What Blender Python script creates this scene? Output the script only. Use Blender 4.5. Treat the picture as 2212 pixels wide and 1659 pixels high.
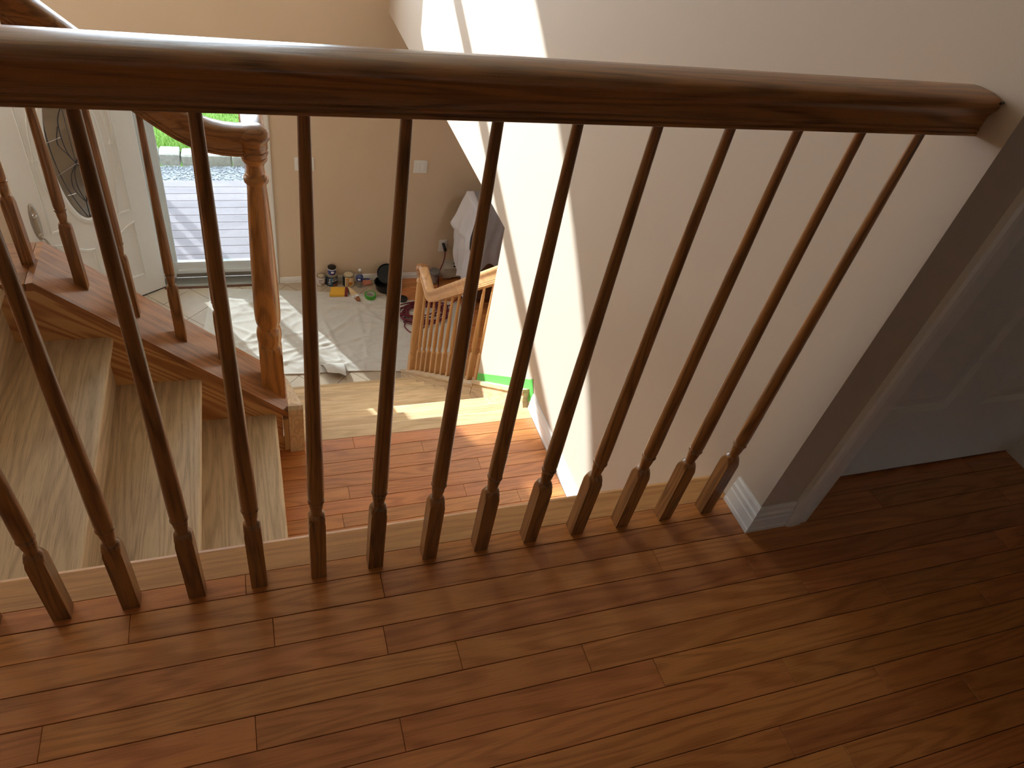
import bpy, bmesh, math, random
from math import sin, cos, pi, sqrt, radians
from mathutils import Vector, Matrix

# ------------------------------------------------------------------ clear
for o in list(bpy.data.objects):
    bpy.data.objects.remove(o, do_unlink=True)
scene = bpy.context.scene
COL = scene.collection
RND = random.Random(7)

# ------------------------------------------------------------------ camera
W, H = 2212, 1659
cam_d = bpy.data.cameras.new('camera')
cam = bpy.data.objects.new('camera', cam_d)
COL.objects.link(cam)
RC = ((0.94756038, -0.28054365, 0.1530509),
      (-0.08633663, -0.68583454, -0.72261813),
      (0.30769352, 0.67151042, -0.67409084))
CP = (0.47778, -0.85667, 1.38175)
M4 = Matrix.Identity(4)
for i in range(3):
    M4[i][0] = RC[0][i]; M4[i][1] = -RC[1][i]; M4[i][2] = -RC[2][i]; M4[i][3] = CP[i]
cam.matrix_world = M4
cam_d.sensor_fit = 'HORIZONTAL'; cam_d.sensor_width = 36.0
cam_d.lens = 1519.196 / W * 36.0
cam_d.shift_x = 33.995 / W
cam_d.shift_y = 1.36 / W
cam_d.clip_start = 0.02; cam_d.clip_end = 200
scene.camera = cam

# ------------------------------------------------------------------ light
SUN_S, SKY_S, FILL_S, FILL2_S, EXPO = 10.0, 11.0, 10.0, 9.0, 0.60
world = bpy.data.worlds.new('world'); scene.world = world; world.use_nodes = True
bg = world.node_tree.nodes['Background']
bg.inputs[0].default_value = (0.74, 0.86, 1.0, 1); bg.inputs[1].default_value = SKY_S
sd = bpy.data.lights.new('sun', 'SUN'); sd.energy = SUN_S; sd.angle = radians(0.6); sd.color = (0.90, 0.96, 1.0)
sun = bpy.data.objects.new('sun', sd); COL.objects.link(sun)
SD = Vector((0.52, -1.0, -0.515)).normalized()
sun.rotation_euler = SD.to_track_quat('-Z', 'Y').to_euler(); sun.location = (-4, 9, 6)
vs = scene.view_settings
vs.view_transform = 'Standard'; vs.look = 'None'; vs.gamma = 1.0; vs.exposure = EXPO
vs.use_curve_mapping = False

# ------------------------------------------------------------------ constants
XR, XB, YC = 1.6087, 1.5947, -0.0787          # stair wall plane, its baseboard face, hall corner
YN = 0.1024                                    # far edge of upper nosing
ZL, ZF = -0.8422, -2.8159                      # landing, foyer floor
RISE, RUN, YA, XS = 0.19736, 0.2349, 1.2016, 1.582
RISE2, RUN2, XL, YSTR = 0.21056, 0.2389, 0.498, 1.10
YFW, YEND, ZSOF = 4.98, 1.887, -0.327
ZCEIL = 2.55
WPL = 0.06303

# ------------------------------------------------------------------ materials
def lin(c):
    c = c / 255.0
    return c / 12.92 if c <= 0.04045 else ((c + 0.055) / 1.055) ** 2.4
def S(r, g, b): return (lin(r), lin(g), lin(b), 1.0)

def newmat(name):
    m = bpy.data.materials.new(name); m.use_nodes = True
    nt = m.node_tree
    return m, nt, nt.nodes['Principled BSDF']

def plain(name, col, rough=0.5, metal=0.0, noise=0.0, nscale=40.0, bump=0.0, spec=0.5, emit=None, estr=0.0):
    m, nt, b = newmat(name)
    b.inputs['Base Color'].default_value = col
    b.inputs['Roughness'].default_value = rough
    b.inputs['Metallic'].default_value = metal
    b.inputs['Specular IOR Level'].default_value = spec
    if emit:
        b.inputs['Emission Color'].default_value = emit; b.inputs['Emission Strength'].default_value = estr
    if noise or bump:
        tc = nt.nodes.new('ShaderNodeTexCoord'); n = nt.nodes.new('ShaderNodeTexNoise')
        n.inputs['Scale'].default_value = nscale; n.inputs['Detail'].default_value = 4
        nt.links.new(tc.outputs['Object'], n.inputs['Vector'])
        if noise:
            mx = nt.nodes.new('ShaderNodeMix'); mx.data_type = 'RGBA'; mx.blend_type = 'MULTIPLY'
            mx.inputs[6].default_value = col
            mr = nt.nodes.new('ShaderNodeMapRange')
            mr.inputs[1].default_value = 0.25; mr.inputs[2].default_value = 0.75
            mr.inputs[3].default_value = 1 - noise; mr.inputs[4].default_value = 1 + noise
            nt.links.new(n.outputs['Fac'], mr.inputs[0])
            cb = nt.nodes.new('ShaderNodeCombineColor')
            for k in range(3): nt.links.new(mr.outputs[0], cb.inputs[k])
            mx.inputs[0].default_value = 1.0
            nt.links.new(cb.outputs[0], mx.inputs[7])
            nt.links.new(mx.outputs[2], b.inputs['Base Color'])
        if bump:
            bp = nt.nodes.new('ShaderNodeBump'); bp.inputs['Strength'].default_value = bump; bp.inputs['Distance'].default_value = 0.002
            nt.links.new(n.outputs['Fac'], bp.inputs['Height']); nt.links.new(bp.outputs[0], b.inputs['Normal'])
    return m

def wood(name, base, dark, axis='x', rough=0.4, con=(1.6, 16.0), rings=16.0, gs=0.5, ps=0.35, var=0.22, coat=0.0, bump=0.25, rot=None, pore=(14.0, 420.0), hue=0.0, tint=None):
    """stained oak: contour lines of stretched noise give cathedral grain, fine stretched noise gives pores"""
    m, nt, b = newmat(name); N = nt.nodes.new; L = nt.links.new
    tc = N('ShaderNodeTexCoord'); oi = N('ShaderNodeObjectInfo')
    sc = N('ShaderNodeVectorMath'); sc.operation = 'SCALE'; sc.inputs[0].default_value = (13.7, 7.1, 5.3)
    L(oi.outputs['Random'], sc.inputs['Scale'])
    ro = N('ShaderNodeMapping')
    if rot: ro.inputs['Rotation'].default_value = rot
    L(tc.outputs['Object'], ro.inputs['Vector'])
    ad = N('ShaderNodeVectorMath'); ad.operation = 'ADD'
    L(ro.outputs[0], ad.inputs[0]); L(sc.outputs[0], ad.inputs[1])
    def mp(a, c):
        k = N('ShaderNodeMapping'); v = [c, c, c]; v['xyz'.index(axis)] = a
        k.inputs['Scale'].default_value = v; L(ad.outputs[0], k.inputs['Vector']); return k
    n1 = N('ShaderNodeTexNoise'); n1.inputs['Scale'].default_value = 1.0; n1.inputs['Detail'].default_value = 1.2; n1.inputs['Roughness'].default_value = 0.45
    L(mp(*con).outputs[0], n1.inputs['Vector'])
    mu = N('ShaderNodeMath'); mu.operation = 'MULTIPLY'; mu.inputs[1].default_value = rings * 2 * pi
    L(n1.outputs['Fac'], mu.inputs[0])
    si = N('ShaderNodeMath'); si.operation = 'SINE'; L(mu.outputs[0], si.inputs[0])
    r1 = N('ShaderNodeMapRange'); r1.inputs[1].default_value = -0.3; r1.inputs[2].default_value = 1.0
    L(si.outputs[0], r1.inputs[0])
    n2 = N('ShaderNodeTexNoise'); n2.inputs['Scale'].default_value = 1.0; n2.inputs['Detail'].default_value = 3
    L(mp(*pore).outputs[0], n2.inputs['Vector'])
    r2 = N('ShaderNodeMapRange'); r2.inputs[1].default_value = 0.5; r2.inputs[2].default_value = 0.72
    L(n2.outputs['Fac'], r2.inputs[0])
    m1 = N('ShaderNodeMath'); m1.operation = 'MULTIPLY'; m1.inputs[1].default_value = gs; L(r1.outputs[0], m1.inputs[0])
    m2 = N('ShaderNodeMath'); m2.operation = 'MULTIPLY_ADD'; m2.inputs[1].default_value = ps; L(r2.outputs[0], m2.inputs[0]); L(m1.outputs[0], m2.inputs[2])
    m2.use_clamp = True
    mx = N('ShaderNodeMix'); mx.data_type = 'RGBA'; mx.inputs[6].default_value = base; mx.inputs[7].default_value = dark
    L(m2.outputs[0], mx.inputs[0])
    # broad tone drift inside a board and board to board
    n3 = N('ShaderNodeTexNoise'); n3.inputs['Scale'].default_value = 1.0; n3.inputs['Detail'].default_value = 1
    L(mp(1.2, 5.0).outputs[0], n3.inputs['Vector'])
    hs = N('ShaderNodeHueSaturation'); L(mx.outputs[2], hs.inputs['Color'])
    v1 = N('ShaderNodeMapRange'); v1.inputs[3].default_value = 1 - var; v1.inputs[4].default_value = 1 + var; L(oi.outputs['Random'], v1.inputs[0])
    v2 = N('ShaderNodeMapRange'); v2.inputs[1].default_value = 0.25; v2.inputs[2].default_value = 0.75; v2.inputs[3].default_value = 0.88; v2.inputs[4].default_value = 1.12; L(n3.outputs['Fac'], v2.inputs[0])
    v3 = N('ShaderNodeMath'); v3.operation = 'MULTIPLY'; L(v1.outputs[0], v3.inputs[0]); L(v2.outputs[0], v3.inputs[1])
    L(v3.outputs[0], hs.inputs['Value'])
    if hue:
        wn = N('ShaderNodeTexWhiteNoise'); wn.noise_dimensions = '1D'; L(oi.outputs['Random'], wn.inputs['W'])
        h1 = N('ShaderNodeMapRange'); h1.inputs[3].default_value = 0.5 - hue; h1.inputs[4].default_value = 0.5 + hue; L(wn.outputs['Value'], h1.inputs[0])
        L(h1.outputs[0], hs.inputs['Hue'])
    L(hs.outputs[0], b.inputs['Base Color'])
    b.inputs['Roughness'].default_value = rough
    if coat:
        b.inputs['Coat Weight'].default_value = coat; b.inputs['Coat Roughness'].default_value = 0.16
    if bump:
        bp = N('ShaderNodeBump'); bp.inputs['Strength'].default_value = bump; bp.inputs['Distance'].default_value = 0.0006; bp.invert = True
        L(m2.outputs[0], bp.inputs['Height']); L(bp.outputs[0], b.inputs['Normal'])
    return m

def glass(name, tint=(0.92, 0.96, 0.97, 1), gloss=0.08, rough=0.0):
    m = bpy.data.materials.new(name); m.use_nodes = True; nt = m.node_tree
    for n in list(nt.nodes): nt.nodes.remove(n)
    out = nt.nodes.new('ShaderNodeOutputMaterial'); mix = nt.nodes.new('ShaderNodeMixShader')
    t = nt.nodes.new('ShaderNodeBsdfTransparent'); g = nt.nodes.new('ShaderNodeBsdfGlossy')
    t.inputs[0].default_value = tint; g.inputs['Roughness'].default_value = rough
    mix.inputs[0].default_value = gloss
    nt.links.new(t.outputs[0], mix.inputs[1]); nt.links.new(g.outputs[0], mix.inputs[2]); nt.links.new(mix.outputs[0], out.inputs[0])
    return m

FL_B, FL_D = S(204, 131, 72), S(146, 80, 38)
M = {}
M['floor'] = wood('floor_oak_redbrown', FL_B, FL_D, 'x', rough=0.34, con=(1.5, 15), rings=9, gs=0.42, ps=0.40, var=0.12, coat=0.36, bump=0.15, hue=0.004)
M['seam'] = plain('dark_board_seam', S(45, 24, 12), 0.9)
M['stain_x'] = wood('stained_oak_rail', S(172, 116, 64), S(96, 61, 33), 'x', rough=0.32, con=(1.5, 22), rings=8, gs=0.5, ps=0.45, var=0.05, coat=0.3)
M['stain_y'] = wood('stained_oak_rail_y', S(172, 116, 64), S(96, 61, 33), 'y', rough=0.32, con=(1.5, 22), rings=8, gs=0.5, ps=0.45, var=0.05, coat=0.3)
M['stain_z'] = wood('stained_oak_turned', S(158, 108, 60), S(90, 58, 32), 'z', rough=0.34, con=(2.0, 30), rings=7, gs=0.55, ps=0.45, var=0.10, coat=0.3)
M['newel'] = wood('stained_oak_newel', S(190, 130, 68), S(116, 72, 34), 'z', rough=0.30, con=(1.6, 15), rings=7, gs=0.5, ps=0.5, var=0.05, coat=0.3, bump=0.1)
M['cap'] = wood('stained_oak_cap', S(172, 114, 68), S(92, 58, 36), 'x', rough=0.30, con=(1.2, 14), rings=6, gs=0.35, ps=0.7, var=0.05, coat=0.3, rot=(0, radians(-42.8), 0))
M['cap_flat'] = wood('stained_oak_cap_level', S(160, 104, 58), S(90, 56, 30), 'x', rough=0.30, con=(1.2, 14), rings=6, gs=0.35, ps=0.7, var=0.05, coat=0.3)
M['flame'] = wood('flame_grain_stringer', S(210, 162, 108), S(164, 106, 64), 'x', rough=0.42, con=(1.1, 11), rings=9, gs=0.9, ps=0.15, var=0.03, rot=(0, radians(-36), 0))
M['raw_x'] = wood('raw_sanded_oak_x', S(222, 188, 140), S(182, 142, 96), 'x', rough=0.6, con=(1.4, 14), rings=8, gs=0.38, ps=0.5, var=0.13, bump=0.3)
M['raw_y'] = wood('raw_sanded_oak_y', S(212, 184, 146), S(164, 138, 108), 'y', rough=0.6, con=(1.2, 15), rings=9, gs=0.45, ps=0.6, var=0.06, bump=0.3)
M['nosing'] = wood('sanded_oak_nosing', S(206, 152, 94), S(170, 116, 66), 'x', rough=0.5, con=(1.2, 18), rings=7, gs=0.4, ps=0.5, var=0.03)
M['raw_z'] = wood('raw_sanded_oak_z', S(205, 166, 115), S(165, 122, 76), 'z', rough=0.6, con=(1.4, 14), rings=6, gs=0.4, ps=0.5, var=0.06, bump=0.3)
M['honey_y'] = wood('honey_oak_rail', S(214, 164, 112), S(170, 118, 72), 'y', rough=0.42, con=(1.5, 20), rings=6, gs=0.4, ps=0.4, var=0.05)
M['honey_z'] = wood('honey_oak_turned', S(214, 164, 108), S(178, 126, 76), 'z', rough=0.45, con=(1.5, 20), rings=5, gs=0.3, ps=0.4, var=0.05)
M['raw_slope'] = wood('raw_oak_sloped', S(218, 190, 152), S(176, 142, 106), 'y', rough=0.6, con=(1.3, 16), rings=8, gs=0.45, ps=0.5, var=0.04, rot=(radians(40), 0, 0))
M['paint'] = plain('tan_wall_paint', S(215, 191, 164), 0.75, noise=0.02, nscale=3.0, bump=0.02)
M['paint_r'] = plain('beige_wall_paint', S(202, 185, 167), 0.72, noise=0.02, nscale=2.0, bump=0.02)
M['ceil'] = plain('white_ceiling_paint', S(228, 222, 212), 0.85, bump=0.02)
M['white'] = plain('white_trim_paint', S(232, 230, 226), 0.38, noise=0.015, nscale=25)
M['doorw'] = plain('white_door_paint', S(222, 220, 214), 0.42, noise=0.012, nscale=15)
M['vinyl'] = plain('white_vinyl_frame', S(214, 222, 224), 0.35)
M['nickel'] = plain('brushed_nickel', S(176, 166, 152), 0.3, metal=0.9, noise=0.05, nscale=80)
M['chrome'] = plain('polished_lock_cylinder', S(220, 220, 220), 0.15, metal=1.0)
M['black'] = plain('black_plastic', S(22, 22, 23), 0.45)
M['rubber'] = plain('black_door_sweep', S(18, 18, 18), 0.7)
M['tile'] = plain('beige_floor_tile', S(186, 168, 146), 0.38, noise=0.10, nscale=6.0, bump=0.05)
M['grout'] = plain('grey_grout', S(120, 108, 96), 0.9)
M['cloth'] = plain('canvas_drop_cloth', S(206, 200, 190), 0.9, noise=0.03, nscale=30.0, bump=0.3)
M['hem'] = plain('drop_cloth_hem', S(196, 178, 160), 0.9)
M['sheet'] = plain('white_cotton', S(218, 216, 224), 0.85, bump=0.1)
M['poly'] = plain('grey_plastic_dust_sheet', S(156, 154, 158), 0.32, noise=0.08, nscale=9, bump=0.5)
M['brownwood'] = wood('dark_cabinet_wood', S(96, 56, 32), S(58, 32, 18), 'z', rough=0.4)
M['gtape'] = plain('green_masking_tape', S(92, 196, 84), 0.55)
M['gtape2'] = plain('green_tape_roll', S(74, 160, 52), 0.5)
M['card'] = plain('tape_core_card', S(190, 186, 176), 0.8)
M['yellow'] = plain('yellow_sponge', S(232, 178, 62), 0.9, noise=0.05, nscale=60, bump=0.4)
M['maroon'] = plain('maroon_stain_patch', S(128, 54, 50), 0.85)
M['tin'] = plain('can_metal', S(176, 170, 158), 0.35, metal=0.8)
M['tinlid'] = plain('can_lid_cream', S(206, 192, 162), 0.45, noise=0.05, nscale=40)
M['lab_white'] = plain('can_label_white', S(226, 214, 208), 0.5, noise=0.06, nscale=60)
M['lab_navy'] = plain('can_label_navy', S(26, 42, 58), 0.45)
M['lab_teal'] = plain('can_label_teal', S(38, 100, 128), 0.45)
M['lab_brown'] = plain('can_label_brown', S(150, 96, 66), 0.5)
M['lab_cream'] = plain('can_label_cream', S(232, 206, 160), 0.5, noise=0.12, nscale=35)
M['lab_orange'] = plain('can_label_orange', S(206, 128, 44), 0.5)
M['lab_grey'] = plain('can_label_grey_print', S(120, 106, 104), 0.5)
M['lab_blue'] = plain('tub_blue', S(38, 60, 130), 0.4)
M['bottle'] = glass('clear_bottle_plastic', (0.90, 0.93, 0.95, 1), 0.16, 0.05)
M['capw'] = plain('white_plastic', S(236, 236, 238), 0.4)
M['orange_rag'] = plain('salmon_cloth', S(212, 140, 118), 0.9, noise=0.1, nscale=40)
M['cord'] = plain('burgundy_cord', S(112, 32, 44), 0.45, noise=0.1, nscale=60)
M['greylid'] = plain('grey_jar_lid', S(120, 118, 116), 0.5)
M['jar'] = glass('clear_jar_plastic', (0.86, 0.86, 0.85, 1), 0.12, 0.1)
M['jarfill'] = plain('jar_contents', S(170, 160, 156), 0.8, noise=0.25, nscale=40)
M['heater'] = plain('heater_enamel', S(196, 190, 178), 0.4)
M['slot'] = plain('heater_slot_dark', S(16, 15, 14), 0.8)
M['glass'] = glass('window_glass', (0.95, 0.97, 0.97, 1), 0.05)
M['storm'] = glass('tinted_storm_glass', (0.55, 0.57, 0.57, 1), 0.06)  # grey tint put in to dim the overbright outdoors behind the pane
M['bevel'] = glass('bevelled_door_glass', (0.58, 0.59, 0.61, 1), 0.14, 0.05)
M['came'] = plain('lead_came', S(70, 70, 74), 0.25, metal=0.9)
M['came_b'] = plain('bright_came', S(200, 200, 204), 0.2, metal=0.9)
M['plastic_clear'] = M['bottle']
M['deck'] = wood('grey_deck_board', S(140, 130, 134), S(124, 114, 118), 'x', rough=0.7, con=(1.0, 9), rings=4, gs=0.3, ps=0.4, var=0.05)
M['screw'] = plain('deck_screw', S(60, 56, 54), 0.5, metal=0.5)
M['gravel'] = plain('grey_gravel_bed', S(130, 132, 136), 0.9, noise=0.35, nscale=120, bump=0.8)
M['pebble'] = plain('grey_pebble', S(160, 162, 166), 0.85, noise=0.2, nscale=200)
M['stone'] = plain('pale_kerb_stone', S(158, 154, 142), 0.85, noise=0.25, nscale=25, bump=0.8)
M['lawn'] = plain('lawn_soil', S(96, 128, 40), 0.95, noise=0.2, nscale=20)
M['blade'] = plain('grass_blade', S(112, 150, 44), 0.7, noise=0.15, nscale=8)
M['alum'] = plain('threshold_aluminium', S(150, 146, 138), 0.4, metal=0.6)
M['globe'] = plain('fill_light_globe', (1, 1, 1, 1), 0.5, emit=(1.0, 0.97, 0.93, 1), estr=FILL_S)  # glow of the fill light added in the foyer
M['globe2'] = plain('fill_light_disc', (1, 1, 1, 1), 0.5, emit=(1.0, 0.96, 0.91, 1), estr=FILL2_S)  # glow of the fill light added in the lower room
M['dark'] = plain('dark_gap', S(14, 10, 8), 0.95)

# ------------------------------------------------------------------ object helpers
def tag(o, label=None, cat=None, group=None, kind=None):
    if label: o['label'] = label
    if cat: o['category'] = cat
    if group: o['group'] = group
    if kind: o['kind'] = kind
    return o
def empty(name, loc=(0, 0, 0), label=None, cat=None, group=None, rz=0.0, kind=None):
    o = bpy.data.objects.new(name, None); COL.objects.link(o)
    o.empty_display_size = 0.05; o.location = loc; o.rotation_euler = (0, 0, rz)
    return tag(o, label, cat, group, kind)
def wloc(o):
    v = Vector((0, 0, 0))
    while o: v += o.location; o = o.parent
    return v
def mk(name, vf, mat, parent=None, smooth=False, local=False, loc=None, auto=None):
    """one mesh object; vf = (verts, faces) in world coordinates unless local"""
    vv, ff = vf
    off = Vector((0, 0, 0))
    if loc is not None: off = Vector(loc)
    if not local:
        base = (wloc(parent) if parent else Vector((0, 0, 0))) + off
        vv = [(v[0] - base.x, v[1] - base.y, v[2] - base.z) for v in vv]
    me = bpy.data.meshes.new(name); me.from_pydata([tuple(v) for v in vv], [], ff); me.update()
    bm = bmesh.new(); bm.from_mesh(me); bmesh.ops.recalc_face_normals(bm, faces=bm.faces); bm.to_mesh(me); bm.free()
    if smooth:
        me.polygons.foreach_set('use_smooth', [True] * len(me.polygons))
        if auto: me.set_sharp_from_angle(angle=radians(auto))
    mats = mat if isinstance(mat, (list, tuple)) else [mat]
    for k in mats: me.materials.append(k)
    o = bpy.data.objects.new(name, me); COL.objects.link(o)
    if parent: o.parent = parent
    o.location = off
    return o
def struct(name, vf, mat, label=None, smooth=False):
    return tag(mk(name, vf, mat, smooth=smooth), label, kind='structure')
def copy_of(o, parent, loc, rot=None):
    c = o.copy(); COL.objects.link(c); c.parent = parent; c.location = loc
    if rot: c.rotation_euler = rot
    return c

def join(*parts):
    V, F = [], []
    for v, f in parts:
        n = len(V); V += list(v); F += [tuple(i + n for i in q) for q in f]
    return V, F
def box(x0, x1, y0, y1, z0, z1):
    v = [(x, y, z) for z in (z0, z1) for y in (y0, y1) for x in (x0, x1)]
    f = [(0, 1, 3, 2), (4, 6, 7, 5), (0, 4, 5, 1), (2, 3, 7, 6), (0, 2, 6, 4), (1, 5, 7, 3)]
    return v, f
def bbox(x0, x1, y0, y1, z0, z1, b=0.002):
    """box with chamfered edges (top and verticals)"""
    me = bmesh.new(); v, f = box(x0, x1, y0, y1, z0, z1)
    vs_ = [me.verts.new(p) for p in v]
    for q in f: me.faces.new([vs_[i] for i in q])
    bmesh.ops.bevel(me, geom=list(me.edges), offset=b, segments=1, affect='EDGES')
    me.verts.ensure_lookup_table()
    me.verts.index_update()
    V = [tuple(p.co) for p in me.verts]; F = [tuple(p.index for p in q.verts) for q in me.faces]
    me.free(); return V, F
def plank(x0, x1, y0, y1, z0, z1, c=0.0009):
    v = [(x0, y0, z0), (x1, y0, z0), (x1, y1, z0), (x0, y1, z0),
         (x0, y0, z1 - c), (x1, y0, z1 - c), (x1, y1, z1 - c), (x0, y1, z1 - c),
         (x0 + c, y0 + c, z1), (x1 - c, y0 + c, z1), (x1 - c, y1 - c, z1), (x0 + c, y1 - c, z1)]
    f = [(0, 3, 2, 1), (8, 9, 10, 11)]
    for a in (0, 4):
        for i in range(4): f.append((a + i, a + (i + 1) % 4, a + 4 + (i + 1) % 4, a + 4 + i))
    return v, f
def prism(poly, axis, a, b):
    """poly of 2-D points extruded along axis between a and b"""
    def p3(p, t):
        return {'x': (t, p[0], p[1]), 'y': (p[0], t, p[1]), 'z': (p[0], p[1], t)}[axis]
    n = len(poly); v = [p3(p, a) for p in poly] + [p3(p, b) for p in poly]
    f = [tuple(range(n)), tuple(range(2 * n - 1, n - 1, -1))] + [(i, (i + 1) % n, n + (i + 1) % n, n + i) for i in range(n)]
    return v, f
def loft(rings, cap=True, closed=True):
    V, F = [], []
    n = len(rings[0])
    for r in rings: V += [tuple(p) for p in r]
    for k in range(len(rings) - 1):
        for i in range(n if closed else n - 1):
            j = (i + 1) % n
            F.append((k * n + i, k * n + j, (k + 1) * n + j, (k + 1) * n + i))
    if cap and closed:
        F.append(tuple(range(n - 1, -1, -1))); m = (len(rings) - 1) * n
        F.append(tuple(range(m, m + n)))
    return V, F
def turned(prof, cx=0, cy=0, seg=32):
    """lathe-turned square stock: (z, R, half square); section = min(circle R, square)"""
    rings = []
    for z, R, sq in prof:
        ring = []
        for i in range(seg):
            t = 2 * pi * (i + 0.5) / seg if False else 2 * pi * i / seg + pi / 4
            r = R
            if sq: r = min(R, sq / max(abs(cos(t)), abs(sin(t))))
            ring.append((cx + r * cos(t), cy + r * sin(t), z))
        rings.append(ring)
    return loft(rings)
def lathe(prof, cx=0, cy=0, seg=24):
    return turned([(z, r, None) for r, z in prof], cx, cy, seg)
def sweep(path, prof, up=Vector((0, 0, 1)), tang=None):
    """sweep 2-D profile (side, up) along a 3-D path"""
    P = [Vector(p) for p in path]; rings = []
    for i, p in enumerate(P):
        a = P[max(i - 1, 0)]; b = P[min(i + 1, len(P) - 1)]
        t = (b - a).normalized()
        s = t.cross(up).normalized(); u = s.cross(t).normalized()
        k = 1.0
        if 0 < i < len(P) - 1:
            c = (P[i] - P[i - 1]).normalized().dot((P[i + 1] - P[i]).normalized()); k = 1.0 / max(0.5, sqrt((1 + c) / 2))
        rings.append([p + s * q[0] + u * (q[1] * k) for q in prof])
    return loft(rings)
def tube(path, r, seg=8, closed=False):
    P = [Vector(p) for p in path]; rings = []
    n = len(P)
    for i, p in enumerate(P):
        a = P[max(i - 1, 0)]; b = P[min(i + 1, n - 1)]
        t = (b - a).normalized()
        ref = Vector((0, 0, 1)) if abs(t.z) < 0.9 else Vector((1, 0, 0))
        s = t.cross(ref).normalized(); u = s.cross(t).normalized()
        rings.append([p + (s * cos(2 * pi * k / seg) + u * sin(2 * pi * k / seg)) * r for k in range(seg)])
    return loft(rings)
def spline(pts, n=8):
    P = [Vector(p) for p in pts]; out = []
    for i in range(len(P) - 1):
        p0, p1, p2, p3 = P[max(i - 1, 0)], P[i], P[i + 1], P[min(i + 2, len(P) - 1)]
        for k in range(n):
            t = k / n
            out.append(0.5 * ((2 * p1) + (p2 - p0) * t + (2 * p0 - 5 * p1 + 4 * p2 - p3) * t * t + (3 * p1 - p0 - 3 * p2 + p3) * t ** 3))
    out.append(P[-1]); return out

# ================================================================== SETTING
# ---- upper hall floor: every board is a piece of the floor
floor = struct('floor', box(-2.6, 4.4, -5.5, YN - 0.012, -0.05, -0.0165), M['seam'], 'red-brown oak strip floor of the upper hall')
rows = [(0.021, -0.0282)]
y = -0.0282
while y > -2.15:
    rows.append((y, y - WPL)); y -= WPL
JO = {1: [0.18], 2: [0.446, 1.326], 3: [0.661, 1.557], 4: [0.053, 0.801], 5: [0.403, 1.063, 1.87], 6: [1.205, 2.13],
      7: [0.42, 1.497], 8: [0.75, 1.703], 9: [1.406], 10: [0.62, 1.52], 11: [1.1]}
def lay(rows, x0f, x1f, z, joints, parent, mat, seedj=3, stepr=(0.45, 1.15), th=0.016):
    r = random.Random(seedj)
    for k, (ya, yb) in enumerate(rows):
        x0, x1 = x0f(k), x1f(k)
        js = list(joints.get(k, []))
        if not js: js = [x0 + r.uniform(0.3, 1.0)]
        while js[0] - x0 > 1.3: js.insert(0, js[0] - r.uniform(*stepr))
        while x1 - js[-1] > 1.3: js.append(js[-1] + r.uniform(*stepr))
        js = [j for j in js if x0 + 0.06 < j < x1 - 0.06]
        e = [x0] + js + [x1]
        for a, b in zip(e[:-1], e[1:]):
            g = 0.0004
            dz = r.uniform(-0.00025, 0.00025)
            mk('floor_board', plank(a + g, b - g, yb + 0.0006, ya - 0.0006, z - th, z + dz), mat, parent, loc=((a + b) / 2, (ya + yb) / 2, z))
nrow = 26
lay(rows[:nrow], lambda k: -0.9, lambda k: 1.60 if k <= 1 else 3.6, 0.0, JO, floor, M['floor'])
# boards on the door side of the hall, past the corner of the stair wall
rows_d = [(-0.0282 + WPL, -0.0282), (-0.0282, -0.0913)]
lay(rows_d, lambda k: 1.7987 if k == 0 else 1.735, lambda k: 2.66, 0.0, {0: [2.45], 1: [2.05]}, floor, M['floor'], seedj=12)
lay([(-2.15 + 0.0, -2.15 - 0.01)], lambda k: -0.9, lambda k: -0.5, 0.0, {}, floor, M['floor']) if False else None
mk('floor_nosing', sweep([(-0.3195, 0.0617, -0.028), (1.607, 0.0617, -0.028)],
   [(-0.0407, 0.004), (-0.0407, 0.0), (0.0405, 0.0), (0.0407, 0.0275), (0.0400, 0.028), (-0.030, 0.028), (-0.037, 0.0255), (-0.0407, 0.020), (-0.0407, 0.010)]), M['nosing'], floor)

head = struct('floor_stair_head', box(-0.9045, -0.3195, YN + 0.002, 1.0915, -0.05, -0.0165), M['seam'], 'red-brown oak floor at the top of the stairs')
rh = []; y = 1.090
while y > YN + 0.02: rh.append((y, max(y - WPL, YN + 0.003))); y -= WPL
lay([(0.1045, 0.0635), (0.0635, 0.0215)], lambda k: -0.90, lambda k: -0.3200, 0.0, {}, floor, M['floor'], seedj=33)
lay(rh, lambda k: -0.904, lambda k: -0.32, 0.0, {}, head, M['floor'], seedj=31)

# fascia / riser wall beneath the hall edge
struct('wall_under_hall', box(-0.22, XR, 0.045, 0.082, ZL - 0.3, -0.0285), M['raw_x'], 'pale oak fascia under the edge of the upper hall floor')

# ---- stair wall (long wall on the right), with its opening to the lower room
poly = [(YC, ZF), (YEND, ZF), (YEND, ZSOF), (YFW, ZSOF), (YFW, ZCEIL), (YC, ZCEIL)]
struct('wall_right', prism(poly, 'x', XR, XR + 0.11), M['paint_r'], 'long beige stair wall with slanting sunlight on it')
# ---- hall wall with the panelled door
DX0, DX1, DTOP = 1.800, 2.640, 2.05
struct('wall_hall', join(box(XR + 0.11, DX0, YC, YC + 0.11, 0.0, ZCEIL), box(DX1, 4.4, YC, YC + 0.11, 0, ZCEIL), box(DX0, DX1, YC, YC + 0.11, DTOP, ZCEIL)), M['paint'], 'tan hall wall around the panelled white door')
struct('wall_hall_end', box(4.3, 4.4, -5.5, YC, 0, ZCEIL), M['paint'], 'tan end wall of the upper hall')
struct('wall_back', box(-2.7, 4.4, -5.6, -5.5, 0, ZCEIL), M['paint'], 'tan wall behind the viewpoint')
struct('wall_left', box(-2.7, -2.6, -5.6, YFW, ZF, ZCEIL), M['paint'], 'tan left wall of the two-storey foyer')
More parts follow.
